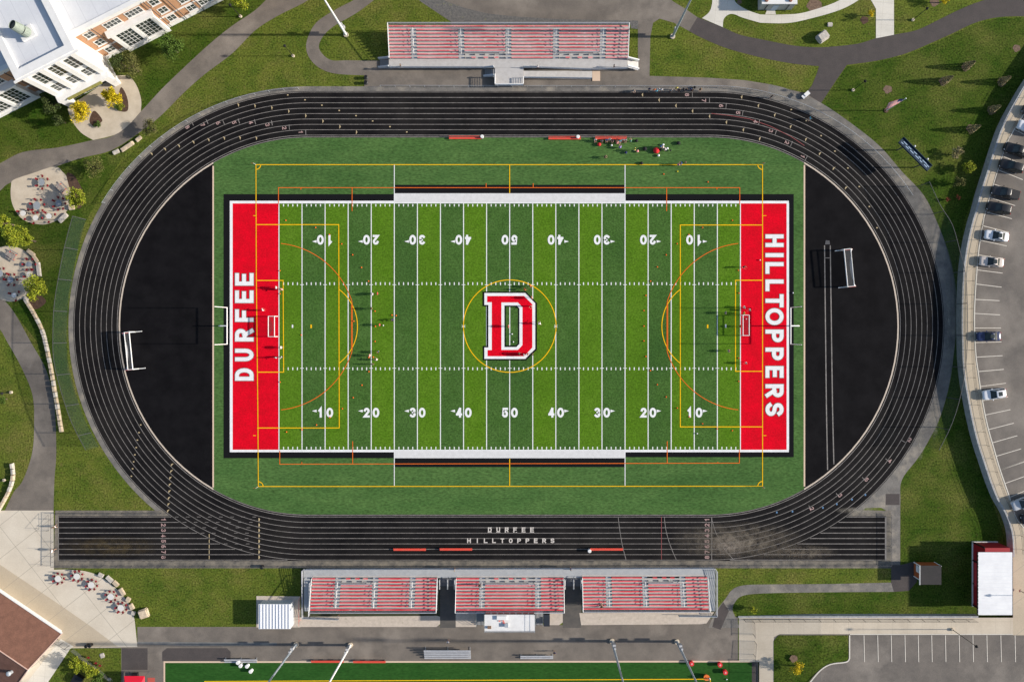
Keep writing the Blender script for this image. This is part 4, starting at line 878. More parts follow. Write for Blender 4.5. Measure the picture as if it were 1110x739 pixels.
# press box
q0 = P(525.2, 683.8, 5.6); q1 = P(579.8, 665.8, 5.6)
t = thing('press_box', 'white roofed press box behind the middle home bleacher', 'press box', ((q0[0] + q1[0]) / 2, (q0[1] + q1[1]) / 2, 0))
cxp, cyp = (q0[0] + q1[0]) / 2, (q0[1] + q1[1]) / 2; sxp, syp = q1[0] - q0[0], q1[1] - q0[1]
addabs(MB().box(cxp, cyp, 4.35, sxp - .3, syp - .3, 2.3), 'wall', mat('press_wall', (.38, .36, .37), .6), t)
addabs(MB().box(cxp, cyp, 5.56, sxp, syp, .12), 'roof', mat('press_roof', (.66, .65, .64), .7, (.58, .57, .56), .9, (.46, .44, .42), 1.2, c3=(.62, .75)), t)
fw = MB()
for i in range(8): fw.box(cxp - sxp / 2 + sxp * (i + .5) / 8, cyp + syp / 2 - .14, 4.6, sxp / 8 - .25, .06, 1.0)
addabs(fw, 'window', M['glass'], t)
fr = MB()
for x in (-1, -.33, .33, 1):
    for y in (-1, 1): fr.rod((cxp + x * (sxp / 2 - .4), cyp + y * (syp / 2 - .4), 0), (cxp + x * (sxp / 2 - .4), cyp + y * (syp / 2 - .4), 3.25), .09, n=5)
addabs(fr, 'support_post', M['galv'], t)
rr_ = MB(); zz_ = 5.62; rail(rr_, [(cxp - sxp / 2, cyp - syp / 2 + .1, zz_), (cxp + sxp / 2, cyp - syp / 2 + .1, zz_)], .8, nr=2, r=.025); rail(rr_, [(cxp + sxp / 2 - .05, cyp - syp / 2, zz_), (cxp + sxp / 2 - .05, cyp + syp / 2, zz_)], .8, nr=2, r=.025); addabs(rr_, 'roof_rail', M['galv'], t)
h_ = MB(); q = P(544, 669, 5.7); h_.box(q[0], q[1], 5.8, 1.9, .8, .4); addabs(h_, 'roof_hatch', M['trimw'], t)
h_ = MB(); q = P(549, 677, 5.7); h_.box(q[0], q[1], 5.85, .7, .7, .5); addabs(h_, 'air_unit', M['galv'], t)
for x, y in ((541.5, 672.5), (545.5, 672.5), (546, 674.5)): q = P(x, y, 5.7); addabs(MB().box(q[0], q[1], 5.7, .35, .2, .15), 'red_box', M['bench'], t)
q = P(530.5, 679.5, 5.7); addabs(MB().box(q[0], q[1], 5.75, .7, .5, .25), 'vent', mat('rust_brown', (.18, .11, .07)), t)
for x0_, x1_ in ((516.5, 524.8), (580.5, 588.5)):
    sm = MB()
    for i in range(12): z_ = 3.0 - .25 * i; q = P((x0_ + x1_) / 2, 0, z_); sm.box(q[0], Y(662 + 1.3 * i, z_), z_, (x1_ - x0_) * S * .95, .28, .05)
    addabs(sm, 'stair', mat('stair_grey', (.22, .22, .22), .6), t)
    mm = MB()
    for x in (x0_, x1_): rail(mm, [(X(x, 3), Y(662, 3), 3.0), (X(x, 0), Y(676.5, 0), .1)], 1.0, nr=3)
    addabs(mm, 'stair_rail', M['galv'], t)
tag(MB().box(*P(592.5, 670, 1), 1.1, 1.2, 2.3, 2.0).build('equipment_box', mat('dark_blue_box', (.02, .025, .035), .5)), 'dark box standing behind the right end of the press box', 'cabinet')
# sports benches
def bench(x0, x1, y, label, ang=0):
    t = thing('team_bench', label, 'bench', (*G((x0 + x1) / 2, y), 0), R(ang), 'red team benches round the fields')
    L = (x1 - x0) * S; MB().box(0, -.05, .45, L, .36, .05).build('seat', M['bench'], t); MB().box(0, .26, .75, L, .10, .26).build('backrest', M['bench'], t)
    for i in range(4):
        x = -L / 2 + .3 + (L - .6) * i / 3; MB().box(x, .05, .22, .05, .45, .44).box(x, .24, .6, .05, .04, .4).build('leg', M['steel'], t)
for a in ((487, 522, 150.2, 'leftmost red team bench along the upper sideline of the track'), (594.5, 629.5, 150.6, 'empty red team bench in the middle of the upper sideline'), (645, 679, 150.6, 'red team bench crowded with seated players'),
          (427, 462, 594.6, 'leftmost of the three red benches on the home straight'), (477, 512, 594.4, 'second red bench on the home straight, under the track lettering'), (639.5, 675, 594.4, 'rightmost red bench on the home straight'),
          (338, 373, 715.5, 'red bench beside the second field, left of the white light pole', ), (383.5, 418.5, 715.8, 'red bench beside the second field, right of the white light pole')): bench(*a)
def small_bleacher(x0, x1, y0, y1, rows, label):
    t = thing('small_bleacher', label, 'bleacher', (*G((x0 + x1) / 2, y1), 0), 0, 'small silver bleachers by the second field')
    L = (x1 - x0) * S * .985; D = (y1 - y0) * S
    for i in range(rows):
        y = D * (i + .5) / rows; MB().box(0, y, .42 + .28 * i, L, .26, .05).build('seat', M['alu'], t)
        if i: MB().box(0, y - .3, .15 + .28 * (i - 1), L, .22, .04).build('foot_board', M['alu_d'], t)
    for sx in (-.48, 0, .48): MB().box(sx * L, D / 2, .12, .06, D, .06).rod((sx * L, D * .1, .1), (sx * L, D * .95, .35 + .28 * (rows - 1)), .03, n=4).build('frame', M['galv'], t)
small_bleacher(460, 511, 700.5, 713.2, 5, 'five row silver bleacher beside the asphalt lane')
small_bleacher(563.8, 599.8, 708.2, 713.2, 2, 'low silver bleacher below the home press box')
small_bleacher(244, 279.5, 712, 717.5, 2, 'low silver bleacher at the left end of the second field')
# ---------------------------------------------------------------- goals
def football_goal(px, sg, label):
    t = thing('football_goalpost', label, 'goalpost', (*G(px, 353.2), 0), 0 if sg > 0 else math.pi, 'football goalposts')
    wm = mat('white_goalpost', (.80, .78, .76), .5); r_ = .085
    MB().rod((-2.0, 0, 0), (-2.0, 0, 1.9), .12, n=10).rod((-2.0, 0, 1.9), (-1.3, 0, 2.8), .12, n=10).rod((-1.3, 0, 2.8), (0, 0, 3.05), .11, n=10).build('gooseneck', wm, t)
    MB().rod((0, -3.62, 3.05), (0, 3.62, 3.05), .10, n=8).build('crossbar', wm, t)
    for s_ in (-1, 1): MB().rod((0, s_ * 3.55, 3.05), (0, s_ * 3.55, 9.2), .07, n=8).build('upright', wm, t)
football_goal(252.3, 1, 'white football goalpost behind the left end zone'); football_goal(851.6, -1, 'white football goalpost behind the right end zone')
def soccer_goal(c, ang, label, W_=7.32, Hh=2.44, D0=.9, D1=2.0, red=True, barw=.11, front=.9, net='netw'):
    # local: mouth at x=0 facing +x, net behind at -x
    t = thing('soccer_goal', label, 'soccer goal', (*G(*c), 0), R(ang), 'portable soccer goals')
    w2 = W_ / 2
    MB().rod((0, -w2, Hh), (0, w2, Hh), barw, n=8).build('crossbar', M['trimw'], t)
    for s_ in (-1, 1):
        MB().rod((0, s_ * w2, 0), (0, s_ * w2, Hh), barw, n=8).build('post', M['trimw'], t)
        MB().rod((front, s_ * w2, .08), (-D1 * .45, s_ * w2, .08), .09, n=6).rod((0, s_ * w2, Hh), (-D0, s_ * w2, Hh), .07, n=6).rod((-D0, s_ * w2, Hh), (-D1, s_ * w2, .08), .05, n=6).build('side_frame', M['trimw'], t)
        if red: MB().rod((-D1 * .45, s_ * w2, .085), (-D1, s_ * w2, .08), .10, n=6).build('red_foot', M['bench'], t)
    MB().rod((-D0, -w2, Hh), (-D0, w2, Hh), .08, n=6).build('rear_bar', M['trimw'], t)
    nb = MB(); k = 14; sag = 1.0
    fr = lambda s_, q: (-D0 - (D1 - D0) * q + (math.cos(s_ * math.pi) * 0 + sag * (1 - (2 * s_ - 1) ** 2)) * q * .8, -w2 + W_ * s_, Hh * (1 - q) + .03)
    for i in range(k):
        for j in range(3):
            nb.quad(fr(i / k, j / 3), fr((i + 1) / k, j / 3), fr((i + 1) / k, (j + 1) / 3), fr(i / k, (j + 1) / 3))
    MB().quad((-.02, -w2, Hh), (-.02, w2, Hh), (-D0, w2, Hh), (-D0, -w2, Hh)).build('top_net', M['nets'] if net == 'nets' else M['mesh'], t)
    for s_ in (-1, 1): nb.quad((0, s_ * w2, 0), (0, s_ * w2, Hh), (-D0, s_ * w2, Hh), (-D1, s_ * w2, .05))
    nb.build('net', M[net], t)
soccer_goal((148.5, 379.6), 5.6, 'white soccer goal with red feet on the left black apron', D0=.95, D1=2.6, front=1.4)
soccer_goal((911.5, 291.5), 185.5, 'white soccer goal with red feet on the right black apron', D0=1.3, D1=2.6, front=.9)
soccer_goal((300.9, 353.8), 0, 'small white goal on the left goal line', 4.0, 2.0, 1.2, 1.75, False, .085, .1, 'nets')
soccer_goal((802.4, 352.6), 180, 'small white goal on the right goal line', 4.0, 2.0, 1.2, 1.75, False, .085, .1, 'nets')
# corner flags
fm = mat('flag_red', (.6, .02, .02), .7)
for x, y, lb in ((277.3, 178.6, 'upper left'), (826.7, 178.6, 'upper right'), (280, 527.2, 'lower left'), (826.6, 526.8, 'lower right')):
    t = thing('corner_flag', lb + ' corner flag of the soccer pitch', 'corner flag', (*G(x, y), 0.05), 0, 'corner flags')
    MB().rod((0, 0, 0), (0, 0, 1.5), .03, n=6).build('pole', M['trimw'], t); MB().box(-.22, 0, 1.32, .44, .02, .32).build('flag', fm, t)
# cones
def cone_mesh():
    m_ = MB(); m_.prism([(-.12, -.12), (.12, -.12), (.12, .12), (-.12, .12)], 0, .02); m_.rod((0, 0, .02), (0, 0, .23), .10, .02, 10); return m_
cone0 = None
def cone(x, y, label, m='cone', grp='training cones on the turf', z=.125):
    global cone0
    if cone0 is None: cone0 = cone_mesh().build('training_cone', M['cone']); c = cone0
    else: c = cone0.copy(); C.objects.link(c)
    if m != 'cone':
        c.data = c.data.copy(); c.data.materials[0] = M[m]
    c.location = (*G(x, y), z); tag(c, label, 'cone', grp)
for x, y in [(310,239),(342.3,246.8),(357.2,254.4),(370.6,264.5),(382.4,276.3),(392,290),(399.6,304.8),(406.6,337.2),(407,353.6),(406.7,370),(399.9,402.6),(392.5,417.2),(383,430.8),(371.3,442.7),(357.7,452.2),(343.3,460.3),(327.5,465.4),(310.8,467.9)]: cone(x, y, 'small orange cone in the wide arc before the left end zone')
for x, y in [(793.7,239),(761.4,246.8),(746.5,254.4),(733.9,264.2),(722,276.3),(712.4,289.4),(705,304.8),(700,320.2),(697.8,336.6),(697.8,353.3),(697.8,369.4),(700,386.2),(704.9,401.5),(712.4,416.7),(722,430),(733.9,442),(747,451.5),(761.4,459),(777.3,464.4),(793.7,466.4)]: cone(x, y, 'small orange cone in the wide arc before the right end zone')
for x, y in [(303.5,293.5),(303.6,318.4),(303.7,413.9)]: cone(x, y, 'small orange cone on the left goal line')
for x, y in [(800.2,293),(800.7,317.7),(800.5,388),(800.5,413.1)]: cone(x, y, 'small orange cone on the right goal line')
cone(326.7, 363, 'single orange cone on the left five yard line'); cone(383.6, 348, 'orange cone inside the left penalty arc')
cone(425, 341.5, 'orange cone left of the crouching dark player'); cone(429.6, 342, 'orange cone right of the crouching dark player')
cone(399.9, 387.3, 'orange cone at the feet of the pink shirted player'); cone(404.8, 386.9, 'orange cone between the left group of players')
cone(719.3, 188.9, 'single orange cone above the upper team box'); cone(734.4, 186, 'single yellow cone above the upper team box', 'coney'); cone(767.3, 197.4, 'orange cone between the yellow and orange lines, upper right')
# ---------------------------------------------------------------- poles, lamps, scoreboard, flag
def flood(x, y, m, label, hh=21):
    t = thing('floodlight_pole', label, 'light pole', (*G(x, y), 0), 0, 'tall floodlight poles')
    MB().rod((0, 0, .25), (0, 0, hh), .25, .14, 12, False).build('pole', m, t); MB().rod((0, 0, 0), (0, 0, .3), .5, .5, 14).build('base', M['patio'], t)
    MB().box(.1, .42, 3.0, .55, .45, 1.1).build('ballast_box', M['alu'], t); MB().box(.1, .4, 4.6, .35, .35, .7).build('junction_box', M['alu'], t)
    MB().box(0, 0, hh, 4.2, .15, .15).box(0, 0, hh - 1.1, 4.2, .15, .15).build('crossarm', m, t)
    for i in range(5):
        for z_ in (hh + .2, hh - .9): MB().rod((-1.8 + .9 * i, 0, z_), (-1.8 + .9 * i, .45, z_ - .15), .16, .3, 8).build('lamp', M['galv'], t)
pw = mat('white_pole', (.66, .66, .66), .45); pb_m = mat('grey_pole', (.36, .41, .46), .45, metal=.3)
flood(375.2, 38, pw, 'white floodlight pole left of the visitor bleacher'); flood(729, 40, pb_m, 'grey floodlight pole right of the visitor bleacher')
flood(321.2, 698, pb_m, 'leftmost of the four lower floodlight poles'); flood(379.9, 698.6, pw, 'second lower floodlight pole from the left, bright white')
flood(663.3, 694.3, pb_m, 'third lower floodlight pole, below the right home bleacher'); flood(733.7, 694.8, pb_m, 'rightmost of the four lower floodlight poles')
def lamp(x, y, label, hh=5.8, z=0, arm=None):
    t = thing('path_lamp', label, 'lamp post', (*(P(x, y, z)), z), 0, 'dark lamp posts along the paths')
    MB().rod((0, 0, .3), (0, 0, hh), .07, .05, 8).build('pole', M['blk'], t); MB().rod((0, 0, 0), (0, 0, .35), .30, .28, 12).build('base', M['patio'], t)
    MB().rod((0, 0, hh - .1), (0, 0, hh + .3), .3, .12, 10).build('lamp_head', M['blk'], t)
lamp(261, 18.3, 'dark lamp post beside the path near the school wing'); lamp(318, 61, 'dark lamp post left of the looping path')
lamp(989.3, 22, 'dark lamp post above the curving drive at the top right'); lamp(924.5, 98, 'dark lamp post on the lawn beside the new asphalt spur')
lamp(1032, 681.7, 'tall dark lamp post on the sidewalk of the lower car park', 8.6, 1.1); lamp(1106, 640, 'dark lamp post right of the red building', 6, 2.0)
lamp(12.5, 425, 'lamp post on the lawn at the left edge', 3.0); lamp(5, 520, 'lamp post beside the stone wall in the lower left', 3.0)
t = thing('scoreboard', 'dark blue scoreboard on two posts beside the right bend', 'scoreboard', (*G(993, 171), 0), R(-53)) 
sbm = mat('score_blue', (.007, .020, .038), .6, (.010, .027, .05), 1.2, spec=.15)
a, b = Vector(P(976, 152, 4)), Vector(P(1007, 183, 4)); mid = (a + b) / 2; Ls = (b - a).length; t.location = (mid.x, mid.y, 0); t.rotation_euler = (0, 0, math.atan2((b - a).y, (b - a).x))
# the board leans back so its face and its cap both read from above
MB().box(0, 0, 4.1, Ls, 1.5, .35, 0, ('X', R(-12))).build('board', sbm, t)
MB().box(0, .72, 4.2, Ls, .10, .4).build('cap', sbm, t)
sm_ = MB()
for i, (u, v, l_) in enumerate([(-.42, -.3, .07), (-.36, .15, .12), (-.26, -.25, .1), (-.2, .1, .1), (-.1, -.2, .12), (-.02, .2, .1), (.08, -.2, .12), (.14, .15, .08), (.22, -.25, .08), (.3, .2, .14), (.38, -.25, .1), (.42, .1, .08)]):
    sm_.box(u * Ls, v, 4.285 - v * math.tan(R(-12)) * -1, Ls * l_, .14, .02)
sm_.build('panel_mark', mat('panel_white', (.30, .40, .52), .5), t)
for u in (-.3, .32): MB().rod((u * Ls, .1, 0), (u * Ls, .1, 4.0), .13, n=8).build('post', M['steel'], t)
for u in (-.15, .3): MB().ball(u * Ls, 1.0, 4.3, .2).rod((u * Ls, .8, 4.2), (u * Ls, 1.0, 4.3), .05, n=5).build('horn_speaker', M['trimw'], t)
# flagpole
t = thing('flagpole', 'white flagpole with the stars and stripes on the upper right lawn', 'flagpole', (*G(960.5, 120), 0))
MB().rod((0, 0, 0), (0, 0, 8.2), .09, .05, 8).ball(0, 0, 8.25, .13).build('pole', pw, t); MB().rod((0, 0, 0), (0, 0, .12), .45, .45, 14).build('base', M['mulch'], t)
fl_ = MB(); 
def fpt(u, v): return (-.08 - u * 2.3, .1 * math.sin(u * 5) - .1 * u - v * 1.0 * u ** .5, 7.8 - v * 1.6 - u * u * 1.2)
def fpatch(m_, u0, u1, v0, v1, off=0):
    k = 6
    for i in range(k):
        a_, b_ = u0 + (u1 - u0) * i / k, u0 + (u1 - u0) * (i + 1) / k
        m_.quad(*[(p[0], p[1] - off, p[2]) for p in (fpt(a_, v0), fpt(b_, v0), fpt(b_, v1), fpt(a_, v1))])
mr, mw_, mbl = MB(), MB(), MB()
for i in range(13): fpatch(mr if i % 2 == 0 else mw_, 0, 1, i / 13, (i + 1) / 13)
fpatch(mbl, 0, .4, 0, 7 / 13, .01); fpatch(mbl, 0, .4, 0, 7 / 13, -.01)
mr.build('flag_stripe', fm, t); mw_.build('flag_stripe', M['trimw'], t); mbl.build('canton', mat('flag_blue', (.02, .03, .15), .7), t)
stx = MB()
for i in range(5):
    for j in range(4):
        p = fpt(.04 + .08 * i, .06 + .13 * j)
        for o_ in (.02, -.02): stx.box(p[0], p[1] - o_, p[2], .05, .004, .05)
stx.build('stars', M['trimw'], t)
# ---------------------------------------------------------------- fences
def fence(pts, label, hh=1.2, post=3.0, closed=False, m='mesh', pm='galv', cat='fence', name='chain_link_fence', lean=0, r=.03, z=0, rails=(1.0,), grp=None):
    t = thing(name, label, cat, (*G(*pts[0]), 0), 0, grp)
    W3 = [Vector((*P(x, y, z if not callable(z) else z(x)), z if not callable(z) else z(x))) for x, y in pts]; o_ = Vector((*G(*pts[0]), 0)); W3 = [p - o_ for p in W3]
    sc_ = MB(); rl_ = MB()
    for a, b in zip(W3[:-1], W3[1:]):
        sc_.quad(a, b, b + Vector((0, 0, hh)), a + Vector((0, 0, hh)))
        for q in rails: rl_.rod(a + Vector((0, 0, hh * q)), b + Vector((0, 0, hh * q)), r, n=4)
    if m: sc_.build('mesh_panel', M[m], t)
    rl_.build('rail', M[pm], t)
    acc = 0; nxt = 0; pm0 = None; cnt = 0
    for a, b in zip(W3[:-1], W3[1:]):
        L = (b - a).length
        while nxt <= acc + L and cnt < 100:
            q = a.lerp(b, (nxt - acc) / L)
            if pm0 is None:
                pm0 = MB().rod((0, 0, 0), (0, 0, hh + .05), r * 1.4, n=5).build('post', M[pm], t); c = pm0
            else: c = pm0.copy(); C.objects.link(c)
            c.location = q; cnt += 1; nxt += post
        acc += L
    return t
trackf = [(770 + 258.5 * math.cos(R(a)), 353.3 - 258.5 * math.sin(R(a))) for a in range(90, 30, -3)]
fence([(413, 94.5), (535, 94.7), (700, 94.8), (770, 95)] + trackf, 'low chain link fence between the visitor side apron and the track', 1.1, 2.9)
fence([(333 + 256.5 * math.cos(R(a)), 353.3 - 256.5 * math.sin(R(a))) for a in range(92, 150, 3)], 'low chain link fence round the upper left bend', 1.1, 2.9)
fence([(62, 556), (100, 555.8), (140, 555.6), (182, 555.4)], 'low fence above the left end of the sprint straight', 1.1, 2.6, pm='steel')
fence([(58.5, 555), (58.5, 612.8), (180, 612.8), (330, 613), (560, 612.8), (776, 612.2), (880, 611.8), (964, 611.5), (964, 556)], 'long low chain link fence between the home straight and the home bleachers', 1.1, 2.9, pm='steel')
lnet = smooth([(93, 238), (85, 268), (79.5, 295), (74, 328), (72.4, 354), (73, 388.7), (80.7, 421.5), (92, 455), (107, 484)], 3)
fence(lnet, 'tall green windscreen netting outside the left bend', 4.6, 6.2, m='netg', pm='steel', name='windscreen_fence', r=.05, rails=(1.0,), grp='tall windscreen fences at the track bends')
rnet = smooth([(995, 202), (1006.6, 227), (1019, 247), (1027, 275), (1033, 300), (1035, 345), (1034, 385), (1028.5, 423), (1019, 455), (1005, 484)], 3)
fence(rnet, 'tall green windscreen netting outside the right bend', 4.6, 6.2, m='netg', pm='steel', name='windscreen_fence', r=.05, rails=(1.0,), grp='tall windscreen fences at the track bends')
fence([(x + 9, y + 1.5 if i > 3 else y + 5) for i, (x, y) in enumerate([q for q in rim[::2] if q[1] > 60])], 'dark three rail fence along the curved car park wall', 1.2, 2.7, m=None, pm='blk', name='rail_fence', z=2.02, rails=(.35, .7, 1.0), r=.025)
fence([(806, 670.8), (860, 670.8), (900, 670.8), (980, 670.8), (1056, 670.8)], 'dark chain link fence on top of the straight retaining wall', 1.5, 2.9, pm='blk', z=hz, rails=(1.0, .1))
fence([(815.5, 672), (816, 688)], 'upper leaf of the open chain link gate between the asphalt lane and sidewalk', 1.8, 2.6, pm='steel', cat='gate', name='chain_link_gate'); fence([(817.5, 694), (816, 713)], 'lower leaf of the chain link gate beside the second field', 1.8, 2.6, pm='steel', cat='gate', name='chain_link_gate')
fence([(818, 714), (818.5, 760)], 'dark fence at the right end of the second field', 2.2, 2.6, pm='steel')
fence([(41, 572), (56, 556), (56, 574), (41, 574)], 'upper small pipe gate at the left end of the sprint straight', 1.1, 2.6, m=None, pm='steel', cat='gate', name='pipe_gate', rails=(1,), r=.02)
fence([(44, 594), (58, 594), (58, 611), (44, 611)], 'lower small pipe gate at the left end of the sprint straight', 1.1, 2.6, m=None, pm='steel', cat='gate', name='pipe_gate', rails=(1,), r=.02)
fence([(63, 692), (78, 701)], 'dark gate beside the corner of the brown roofed building', 1.8, 1.3, pm='blk', cat='gate', name='chain_link_gate')
fence([(80, 703), (100, 719), (122, 736), (123, 760)], 'dark wire fence crossing the small triangular lawn', 1.1, 2.2, pm='steel')
fence([(325.6, 647), (325.6, 676)], 'short red topped fence beside the storage shed', 1.1, 2.2, pm='bench')
# ---------------------------------------------------------------- vegetation
def leafmat(name, a, b): return mat(name, a, .75, b, .9, fine=.45, fscale=2.2, spec=.15)
LM = {'gold': leafmat('golden_leaves', (.52, .38, .008), (.36, .30, .012)), 'lime': leafmat('yellow_green_leaves', (.26, .27, .02), (.14, .19, .015)),
      'green': leafmat('green_leaves', (.075, .12, .018), (.045, .085, .014)), 'dark': leafmat('dark_leaves', (.035, .055, .014), (.055, .072, .02)),
      'olive': leafmat('olive_leaves', (.12, .115, .035), (.075, .085, .022)), 'ever': leafmat('evergreen_needles', (.27, .22, .12), (.16, .15, .06)), 'red': leafmat('rust_leaves', (.22, .05, .025), (.15, .06, .025))}
def crown_mb(rx, rz, n, leaf, rr_, clumps=14, cone=False, zc=0, gap=.0):
    m_ = MB()
    cl = []
    for i in range(clumps):
        while True:
            p = Vector((rr_.uniform(-1, 1), rr_.uniform(-1, 1), rr_.uniform(-.9, 1)))
            if p.length < 1: break
        p = p * .72; cl.append((p, rr_.uniform(.22, .42)))
    for i in range(n):
        if cone:
            h_ = rr_.random() ** 1.3; a_ = rr_.uniform(0, 6.283); rad = (1 - h_) ** .6 * rx * (1 + .2 * math.sin(a_ * 3 + 1)) * math.sqrt(rr_.uniform(.5, 1)); c = Vector((rad * math.cos(a_), rad * math.sin(a_), zc + h_ * rz))
        else:
            p, s_ = rr_.choice(cl); d_ = Vector((rr_.gauss(0, 1), rr_.gauss(0, 1), rr_.gauss(0, 1))).normalized() * s_ * rr_.random() ** .4
            q = p + d_; c = Vector((q.x * rx, q.y * rx, zc + q.z * rz))
        nrm = Vector((rr_.gauss(0, 1), rr_.gauss(0, 1), rr_.gauss(.9, .8))).normalized(); u = nrm.orthogonal().normalized(); v = nrm.cross(u); a_ = rr_.uniform(0, 6.28)
        u, v = u * math.cos(a_) + v * math.sin(a_), v * math.cos(a_) - u * math.sin(a_); l = leaf * rr_.uniform(.6, 1.3)
        m_.quad(c - u * l, c - v * l * .55, c + u * l, c + v * l * .55)
    return m_, cl
def tree(px, py, rpx, hh, leafm, label, kind='tree', n=1500, leaf=.22, seed=0, cone=False, zc=None, name='deciduous_tree', z0=0, cat=None, clumps=14):
    # px,py is where the crown shows; the trunk stands on the ground under it
    rr_ = random.Random(seed * 31 + int(px * 7 + py)); rx = rpx * S * (1.12 if not cone else .8)
    zc = hh * .62 if zc is None else zc
    gx, gy = P(px, py, z0 + (zc if not cone else hh * .3))
    t = thing(name, label, cat or kind, (gx, gy, z0))
    n = int(n * 1.7); leaf *= .76
    m_, cl = crown_mb(rx, (hh - zc) if not cone else hh, n, leaf, rr_, clumps, cone, zc if not cone else .15)
    m_.build('crown', LM[leafm], t)
    tr = MB(); tr.rod((0, 0, 0), (.05, .03, zc * .9), .06 + rx * .05, .05 + rx * .03, 8)
    if not cone:
        for p, s_ in cl[:9]: tr.rod((.04, .02, zc * .55), (p.x * rx * .8, p.y * rx * .8, zc + p.z * (hh - zc) * .8), .05 + rx * .015, .02, 5)
    tr.build('trunk', M['bark'], t)
    return t
tree(85.5, 121, 11.5, 4.2, 'gold', 'golden leaved tree at the left side of the school forecourt', n=1700, leaf=.2, clumps=22)
tree(121, 104.5, 11.5, 4.4, 'gold', 'golden leaved tree at the right side of the school forecourt', n=1700, leaf=.2, clumps=22)
tree(184, 50, 15, 5.5, 'green', 'round green tree in front of the right school wing', n=1900, leaf=.2, clumps=22)
tree(141, 72, 15, 5, 'olive', 'sparse olive brown tree right of the school entrance', n=1100, leaf=.18, seed=2, clumps=20)
tree(127, 66, 10, 5, 'dark', 'dark green tree against the right corner of the school pavilion', n=900, leaf=.18, seed=2)
tree(54, 112, 12, 5, 'dark', 'dark tree in the shade left of the school entrance', n=1100, leaf=.19, seed=3)
tree(63, 130, 7.5, 4, 'dark', 'small dark tree on the lawn left of the golden tree', n=600, leaf=.17, seed=4)
tree(259, 1, 10, 5, 'lime', 'yellow green tree by the lamp at the end of the school wing', n=1000, leaf=.2)
tree(161.5, 138, 10.5, 3.6, 'olive', 'sparse olive tree between the footpath and the track bend', n=700, leaf=.17, seed=5)
tree(100, 180, 13, 3.8, 'olive', 'wide sparse olive tree above the upper round patio', n=800, leaf=.17, seed=6, clumps=18)
tree(83, 215, 11.5, 4, 'lime', 'yellow green tree at the right edge of the upper round patio', n=1100, leaf=.2, seed=7)
tree(5, 242, 10, 5, 'lime', 'yellow green tree at the left edge between the two patios', n=1000, leaf=.2, seed=8)
tree(16, 254, 14, 5.5, 'lime', 'largest yellow green tree between the two patios', n=1700, leaf=.2, seed=9, clumps=20)
tree(29, 260, 8.5, 4.5, 'lime', 'smallest yellow green tree just above the lower patio', n=800, leaf=.19, seed=10)
tree(38, 312, 14, 5, 'lime', 'yellow green tree at the lower right edge of the lower patio', n=1700, leaf=.2, seed=11, clumps=20)
tree(2, 433, 6, 2.5, 'green', 'small green shrub at the left edge beside the lower footpath', kind='shrub', n=400, leaf=.14, seed=12, name='shrub')
tree(84, 721, 9.5, 3.6, 'lime', 'yellow green tree in front of the dark garden box, lower left', n=1100, leaf=.2, seed=13)
tree(97, 728, 10, 3.2, 'lime', 'greener bush cluster right of the lower left yellow tree', n=1000, leaf=.19, seed=14)
tree(107, 737, 8, 3, 'green', 'low bush at the bottom edge of the small triangular lawn', n=600, leaf=.18, seed=15)
tree(816.5, 661, 4.5, 2.2, 'lime', 'small yellow green sapling at the start of the straight wall', n=300, leaf=.15, seed=16)
tree(866, 725, 9, 3, 'gold', 'sparse yellow tree on the grass island', n=420, leaf=.17, seed=17, z0=.8)
tree(945.5, 14, 4, 2.5, 'gold', 'small yellow tree on the lawn at the top', n=260, leaf=.15, seed=18)
tree(1024, -1, 5, 3, 'gold', 'small yellow tree at the top edge, upper right', n=300, leaf=.16, seed=19)
tree(1038.5, 166, 7, 2.4, 'ever', 'uppermost rounded shrub right of the scoreboard', n=500, leaf=.15, seed=20, name='shrub', kind='shrub')
tree(1051, 181, 7.5, 2.8, 'lime', 'largest rounded yellow green shrub below the car park wall', n=700, leaf=.15, seed=21, name='shrub', kind='shrub')
tree(1040.5, 198, 7, 2.5, 'olive', 'lowest rounded shrub right of the scoreboard', n=560, leaf=.15, seed=22, name='shrub', kind='shrub')
tree(1028, 216, 3, 1.0, 'red', 'left of the two small rust red shrubs near the car park wall', n=160, leaf=.12, seed=23, name='shrub', kind='shrub')
tree(1039, 214, 3, 1.0, 'red', 'right of the two small rust red shrubs near the car park wall', n=160, leaf=.12, seed=24, name='shrub', kind='shrub')
tree(127.5, 115, 4.5, 1.0, 'green', 'low green planting in the right forecourt bed', n=350, leaf=.12, seed=25, name='shrub', kind='shrub', zc=.4)
tree(131.5, 116, 4.5, .9, 'lime', 'low yellow green planting in the right forecourt bed', n=300, leaf=.12, seed=26, name='shrub', kind='shrub', zc=.4)
tree(105.5, 135, 4.2, .9, 'green', 'low green planting in the left forecourt bed', n=300, leaf=.12, seed=27, name='shrub', kind='shrub', zc=.4)
for x, y, lb in ((1050, 71, 'leaning young evergreen nearest the new drive'), (1026, 87, 'leaning young evergreen left of the others on the lawn'), (1088, 87.5, 'leaning young evergreen closest to the top of the wall'), (1077, 118.5, 'leaning young evergreen in the wall shadow'), (1055.5, 139.5, 'lowest of the leaning young evergreens')):
    t = tree(x, y, 5.6, 3.3, 'ever', lb, n=1000, leaf=.13, cone=True, name='evergreen_tree')
def bed(pts, m, label, z=.02): sheet('mulch_bed', smooth(pts, 4, True), z, M[m], label)
def disc(x, y, r, n=12): return [(x + r * math.cos(i * 6.283 / n) * (1 + .12 * math.sin(i * 2.3)), y + r * math.sin(i * 6.283 / n) * (1 + .12 * math.cos(i * 1.7))) for i in range(n)]
